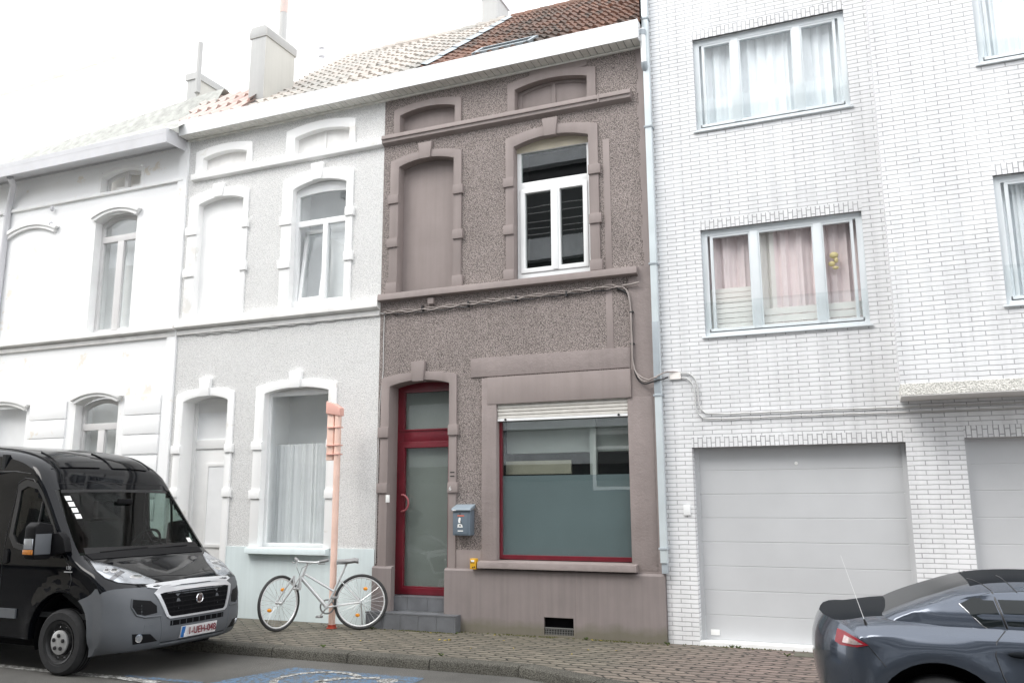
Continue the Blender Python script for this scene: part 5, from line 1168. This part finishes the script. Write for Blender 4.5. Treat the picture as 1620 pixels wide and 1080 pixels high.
def cdef(x, y, z, f):
    return (x+.27*f**3.2*sstep(-.30, -.80, x)-.32*f**3*sstep(2.3, 3.05, x), y, z-.045*f**4*sstep(.75, .95, z))
def cfl(x, z):
    a = math.hypot(x, z-.31); b = math.hypot(x-2.2, z-.31)
    return .024*math.exp(-((a-.44)/.085)**2)+.024*math.exp(-((b-.44)/.085)**2)-.022*math.exp(-((z-.45)/.13)**2)*sstep(.5, .75, x)*(1-sstep(1.5, 1.8, x))
ccols = [(0, 0), (.3, 0), (.55, 0), (.70, 0), (.80, .003), (.87, .012), (.925, .022), (.965, .045), (.99, .075), (1., .105)]
V2_, F2, I2 = shell(cl_, ccols, cw, cdef, .045, cfl)
lb_ = bvh_of(V2_, F2)
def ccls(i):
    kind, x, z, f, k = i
    if kind == 'strip' and -.73 < x < 1.2 and f < .78 and z > .9: return 'deck_shade'
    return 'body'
cp = parts_from(V2_, F2, I2, ccls); put('body', m_cpaint, car, cp['body'], 32); put('boot_lid', m_cdark, car, cp['deck_shade'])  # lid is body colour; its dark reflection is put into the material
top_ = [(-.35, .93), (-.24, .985), (-.10, 1.045), (.06, 1.105), (.20, 1.155), (.36, 1.19), (.62, 1.205), (.90, 1.19), (1.08, 1.12), (1.25, 1.03), (1.45, .92), (1.45, .85), (.5, .84), (-.35, .86)]
tl_ = [(x, z, 1) for x, z, _ in dense(top_, .06)]
def tw_(x, z): return interp([(.86, .775), (.95, .745), (1.10, .665), (1.21, .575)], z)-.05*sstep(.1, -.35, x)
def tdef(x, y, z, f): return (x-.06*f**3*sstep(1., 1.4, x), y, z-.035*f**5*sstep(1., 1.2, z))
tcols = [(0, 0), (.35, 0), (.62, 0), (.80, 0), (.88, .006), (.94, .02), (.98, .04), (1., .06)]
V3, F3, I3 = shell(tl_, tcols, tw_, tdef, .05); tb = bvh_of(V3, F3)
def tcls(i):
    kind, x, z, f, k = i
    if kind == 'strip' and z > .9:
        if x > .95 and f < .88: return 'windscreen'
        if x < .24 and f < .74: return 'rear_window'
        if f < .86 and x >= .24: return 'roof'
    return 'buttress'
tp_ = parts_from(V3, F3, I3, tcls)
put('buttress', m_cpaint, car, tp_['buttress'], 40); put('roof_panel', m_cdark, car, tp_['roof'], 40); put('rear_window', M('rear_window_glass', (.010, .012, .013), .2, var=0, spec=.04), car, tp_['rear_window'], 40); put('windscreen', m_cglass, car, tp_['windscreen'], 40)
for s in (-1, 1):
    P = lambda pts: P_(pts, 'y', s); sd = (0, s, .0)
    qw = [(.165, 1.045), (.25, 1.088), (.355, 1.118), (.415, .885), (.36, .885), (.285, .925)]
    decal('quarter_window', car, tb, P(qw), sd, m_cglass, .003, .05, rim=.004); seam(car, tb, P([(.165, 1.047), (.285, .922), (.36, .882)]), sd, .009, m_chrome, 'window_trim')
    dw = [(.38, 1.122), (.62, 1.135), (.90, 1.12), (1.05, 1.06), (1.30, .925), (1.25, .90), (.44, .875)]
    decal('door_window', car, tb, P(dw), sd, m_cglass, .003, .06, rim=.004); seam(car, tb, P([(.368, 1.12), (.43, .87)]), sd, .014, m_seal, 'window_seal')
    seam(car, tb, [(.26, s*.3, 1.3), (.30, s*.55, 1.3), (.365, s*.62, 1.15)], (0, s*.5, .87), .007); seam(car, tb, [(.44, s*.3, 1.3), (.46, s*.55, 1.3), (.51, s*.64, 1.15)], (0, s*.5, .87), .007)
    seam(car, lb_, P([(.405, .90), (.345, .84), (.33, .76), (.36, .64), (.45, .45), (.50, .24), (.9, .20), (1.45, .22), (1.50, .60), (1.36, .90)]), sd, .008)
    seam(car, lb_, [(-.42, s*.9, .80), (-.30, s*.9, .66), (-.25, s*.9, .60)], (0, s, 0), .006); 
    h = MB(); h.ball((.47, s*.873, .775), .075, m_cdark, 10, (1., .25, .26)); h.build('door_handle', car, smooth=60)
    dd = Vector((-.55, s*.8, .12))
    tlp = decal('tail_light', car, lb_, [(-.66, s*.80, .875), (-.60, s*.83, .862), (-.50, s*.86, .825), (-.42, s*.88, .785), (-.50, s*.87, .768), (-.62, s*.83, .772), (-.66, s*.80, .79)], dd, m_tail, .006, .03)
    decal('tail_lens', tlp, lb_, [(-.595, s*.835, .838), (-.52, s*.86, .815), (-.455, s*.875, .787), (-.52, s*.865, .782), (-.60, s*.83, .79)], dd, m_clear, .009, .03, rim=.003)
    for x in (0, 2.2): wheel('wheel', car, (x, s*.755, .305), .305, .20, .222, s, 'car')
    wz = MB(); wz.lathe([(.39, -.16), (.385, .16)], (0, s*.68, .31), 'y', m_black, 24, R(-15), R(195)); wz.build('wheel_arch', car)
    fl_ = MB(); fl_.lathe([(.393, 0), (.40, -s*.008), (.425, -s*.015)], (0, s*.885, .31), 'y', m_cdark, 32, R(-12), R(192)); fl_.build('arch_lip', car, smooth=60)
    wm = MB(); wm.ball((1.12, s*.90, .97), .1, m_cpaint, 10, (.6, 1., .65)); wm.build('wing_mirror', car, smooth=60)
un = MB(); un.box(-.60, 2.75, -.62, .62, .18, .72, m_black); un.build('underbody', car)
at_ = MB(); at_.tube([(-.395, -.745, .865), (-.415, -.735, .93)], [.014, .007], m_seal, 8); at_.tube([(-.415, -.735, .93), (-.50, -.70, 1.22), (-.535, -.69, 1.34)], [.0020, .0012, .0008], m_pvc, 6); at_.build('antenna', car, smooth=60)

# ------------------------------------------------------------------ the bicycle
m_bframe = M('silver_white_frame', (.66, .67, .67), .28, .4, var=.05); m_bgrey = M('grey_grip', (.26, .26, .26), .6); m_btyre = M('bicycle_tyre', (.04, .04, .04), .7); m_spoke = M('spoke_steel', (.75, .75, .75), .25, .7, var=0); m_brim = M('pale_rim', (.80, .80, .80), .3, .3, var=0)
m_refl = M('orange_reflector', (.85, .32, .02), .3, var=.1, vscale=40)
bx, by = (-7.14-6.25)/2, (-.87-.36)/2; yaw_b = math.atan2(-.87+.36, -7.14+6.25)
bike = thing('bicycle', 'silver white step-through bicycle with its front wheel turned, standing by the orange post', 'bicycle', (bx, by, 0), yaw_b, world=False)
HB = .515
def bike_wheel(cx, yw, fork):
    def T(p):
        a = R(yw); return (cx+p[0]*math.cos(a)-p[1]*math.sin(a), p[0]*math.sin(a)+p[1]*math.cos(a), p[2]+.345)
    def circ(r, y=0, n=48): return [T((r*math.cos(2*PI*i/n), y, r*math.sin(2*PI*i/n))) for i in range(n)]
    t = MB(); t.tube(circ(.327), .019, m_btyre, 10, closed=True); wo = t.build('wheel', bike, smooth=60)
    t = MB(); t.tube(circ(.303), .011, m_brim, 8, closed=True); t.build('rim', wo, smooth=60)
    t = MB()
    for i in range(28):
        a = 2*PI*i/28; y = .03*(1 if i % 2 else -1); b = a+(.5 if i % 4 < 2 else -.5)
        t.tube([T((.022*math.cos(b), y, .022*math.sin(b))), T((.30*math.cos(a), 0, .30*math.sin(a)))], .0016, m_spoke, 4)
    t.build('spokes', wo)
    t = MB(); t.tube([T((0, -.055, 0)), T((0, .055, 0))], .018, m_bframe, 10); t.build('hub', wo, smooth=40)
    for a in (-1.35+(.9 if fork else 0), 1.9):
        t = MB(); c0 = T((.17*math.cos(a), 0, .17*math.sin(a))); t.ball(c0, .03, m_refl, 8, (1., .45, .75)); t.build('reflector', wo, smooth=60)
    return T
Tr = bike_wheel(-HB, 0, False); Tf = bike_wheel(HB, 50, True)
BB = (-.085, 0, .285); ST = (-.285, 0, .74); HT0 = (.265, 0, .60); HT1 = (.205, 0, .76)
f_ = MB()
f_.tube([HT0, HT1], .020, m_bframe, 12); f_.tube([BB, (-.20, 0, .545), ST], .016, m_bframe, 12); f_.tube([(.245, 0, .655), BB], .024, m_bframe, 12); f_.tube([(.225, 0, .71), (-.17, 0, .48)], .014, m_bframe, 12)
for y in (-.05, .05):
    f_.tube([(BB[0], y*.5, BB[2]), (-HB, y, .345)], .010, m_bframe, 8); f_.tube([(-.235, y*.4, .63), (-HB, y, .345)], .008, m_bframe, 8)
f_.tube([(BB[0], -.045, BB[2]), (BB[0], .045, BB[2])], .024, m_bframe, 12)
f_.build('frame', bike, smooth=50)
k_ = MB(); cr = [Tf((0, -.055, 0)), Tf((0, .055, 0))]
crown = D3((.30, 0, .52)); a = R(50); lat = D3((-math.sin(a), math.cos(a), 0))
k_.tube([HT0, crown], .018, m_bframe, 10); k_.tube([crown-lat*.06, crown+lat*.06], .016, m_bframe, 10)
for s, c0 in ((-1, cr[0]), (1, cr[1])): k_.tube([crown+lat*.058*s+D3((0, 0, .16)), crown+lat*.058*s], .017, m_bframe, 10); k_.tube([crown+lat*.058*s+D3((0, 0, .16)), c0], .012, m_bframe, 10)
k_.build('fork', bike, smooth=50)
h_ = MB(); hc = D3((.175, 0, .85)); h_.tube([HT1, (.18, 0, .82), tuple(hc)], .014, m_bframe, 10); fwd = D3((math.cos(a), math.sin(a), 0))
barp = [hc-lat*.30-fwd*.07+D3((0, 0, .03)), hc-lat*.16, hc+fwd*.02, hc+lat*.16, hc+lat*.30-fwd*.07+D3((0, 0, .03))]
h_.tube(barp, .012, m_bframe, 10); hbo = h_.build('handlebar', bike, smooth=50)
for i, j in ((0, 1), (4, 3)):
    g_ = MB(); g_.tube([barp[i], barp[i].lerp(barp[j], .75)], .019, m_bgrey, 10); g_.build('grip', hbo, smooth=50)
    g_ = MB(); g_.tube([barp[i].lerp(barp[j], .8), barp[i].lerp(barp[j], .6)+fwd*.05+D3((0, 0, -.03)), barp[i]+fwd*.06+D3((0, 0, -.04))], .006, m_bgrey, 6); g_.build('brake_lever', hbo, smooth=50)
s_ = MB(); s_.tube([ST, (-.325, 0, .835)], .013, m_bframe, 10); s_.build('seat_post', bike, smooth=50)
s_ = MB(); sec = [(-.47, .085, .875), (-.43, .105, .885), (-.36, .085, .875), (-.29, .045, .868), (-.22, .024, .868), (-.19, .012, .86)]; vs = []
for x, w_, z in sec: vs += [(x, -w_, z-.02), (x, -w_*.8, z+.004), (x, 0, z+.012), (x, w_*.8, z+.004), (x, w_, z-.02), (x, w_*.6, z-.05), (x, -w_*.6, z-.05)]
s_.add(vs, [(7*i+j, 7*i+(j+1) % 7, 7*i+7+(j+1) % 7, 7*i+7+j) for i in range(5) for j in range(7)]+[tuple(range(6, -1, -1)), tuple(range(35, 42))], m_bgrey); s_.build('saddle', bike, smooth=60)
c_ = MB(); c_.lathe([(.095, -.003), (.095, .003), (.075, .003), (.075, -.003), (.095, -.003)], (BB[0], -.055, BB[2]), 'y', m_bgrey, 28); c_.tube([(BB[0], -.06, BB[2]), (BB[0]+.10, -.075, BB[2]-.13)], .010, m_bframe, 8); c_.tube([(BB[0], .06, BB[2]), (BB[0]-.10, .075, BB[2]+.13)], .010, m_bframe, 8); cro = c_.build('crankset', bike, smooth=50)
for p in ((BB[0]+.10, -.12, BB[2]-.13), (BB[0]-.10, .12, BB[2]+.13)):
    c_ = MB(); c_.box(p[0]-.045, p[0]+.045, p[1]-.045, p[1]+.045, p[2]-.011, p[2]+.011, m_bgrey); c_.build('pedal', cro, bevel=.004)
c_ = MB()
for q in (-.05, .05): c_.tube([tuple(hc+lat*q*3+fwd*.05), tuple(hc+fwd*.14+lat*q+D3((0, 0, -.06))), (.27+q*.2, q*.3, .66), (.12, q*.4, .49), (-.05, q*.4, .31)], .004, m_bgrey, 6)
c_.build('brake_cable', bike, smooth=60)
c_ = MB(); c_.tube([(-HB, -.06, .33), (-HB-.02, -.16, .012)], .009, m_bframe, 8); c_.build('kickstand', bike)
# ================================================================== CAMERA AND LIGHT
yaw, pit, rol = .39719, .18337, -.00466
cy, sy = math.cos(yaw), math.sin(yaw)
fw = Vector((-sy*math.cos(pit), cy*math.cos(pit), math.sin(pit))); rt = Vector((cy, sy, 0)); up = rt.cross(fw)
r2 = rt*math.cos(rol)+up*math.sin(rol); u2 = up*math.cos(rol)-rt*math.sin(rol)
cam = bpy.data.cameras.new('camera'); cam.lens = 36*1353.87/1620; cam.sensor_width = 36; cam.clip_end = 500; cam.clip_start = .05
co_ = bpy.data.objects.new('camera', cam); COL.objects.link(co_)
mw = Matrix((r2, u2, -fw)).transposed().to_4x4(); mw.translation = (0, -10.172, 1.62); co_.matrix_world = mw
scene.camera = co_
SUN_EL, SUN_AZ = 52, 215      # degrees; azimuth clockwise from +Y
w = bpy.data.worlds.new('World'); scene.world = w; w.use_nodes = True
nt = w.node_tree; bg = nt.nodes['Background']
sky = nt.nodes.new('ShaderNodeTexSky'); sky.sky_type = 'NISHITA'; sky.sun_disc = False
sky.sun_elevation = R(SUN_EL); sky.sun_rotation = R(SUN_AZ); sky.air_density = 1.0; sky.dust_density = 4.0; sky.ozone_density = 1.0
# overcast: the blue sky seen through a thick white cloud sheet
hs = nt.nodes.new('ShaderNodeHueSaturation'); hs.inputs['Saturation'].default_value = .25
nt.links.new(sky.outputs[0], hs.inputs['Color'])
tc = nt.nodes.new('ShaderNodeTexCoord'); cn = nt.nodes.new('ShaderNodeTexNoise'); cn.inputs['Scale'].default_value = 2.2; cn.inputs['Detail'].default_value = 6
nt.links.new(tc.outputs['Generated'], cn.inputs['Vector'])
rp = nt.nodes.new('ShaderNodeValToRGB'); rp.color_ramp.elements[0].position = .2; rp.color_ramp.elements[0].color = (.72, .72, .72, 1); rp.color_ramp.elements[1].position = .6; rp.color_ramp.elements[1].color = (.95, .95, .95, 1)
nt.links.new(cn.outputs[0], rp.inputs[0])
mx = nt.nodes.new('ShaderNodeMix'); mx.data_type = 'RGBA'; nt.links.new(rp.outputs[0], mx.inputs[0]); nt.links.new(hs.outputs[0], mx.inputs[6]); mx.inputs[7].default_value = (9.2, 9.35, 9.6, 1)
nt.links.new(mx.outputs[2], bg.inputs[0]); bg.inputs[1].default_value = .15
sun = bpy.data.lights.new('sun', 'SUN'); sun.energy = .9; sun.angle = R(28); sun.color = (1, .96, .91)
so = bpy.data.objects.new('sun', sun); COL.objects.link(so)
az = R(SUN_AZ); d = Vector((math.sin(az)*math.cos(R(SUN_EL)), math.cos(az)*math.cos(R(SUN_EL)), math.sin(R(SUN_EL))))
so.rotation_euler = d.to_track_quat('Z', 'Y').to_euler()
vs_ = scene.view_settings; vs_.view_transform = 'Standard'; vs_.look = 'None'; vs_.gamma = 1; vs_.use_curve_mapping = False; vs_.exposure = 1.0
scene.render.film_transparent = False
scene.cycles.max_bounces = 8; scene.cycles.transparent_max_bounces = 16
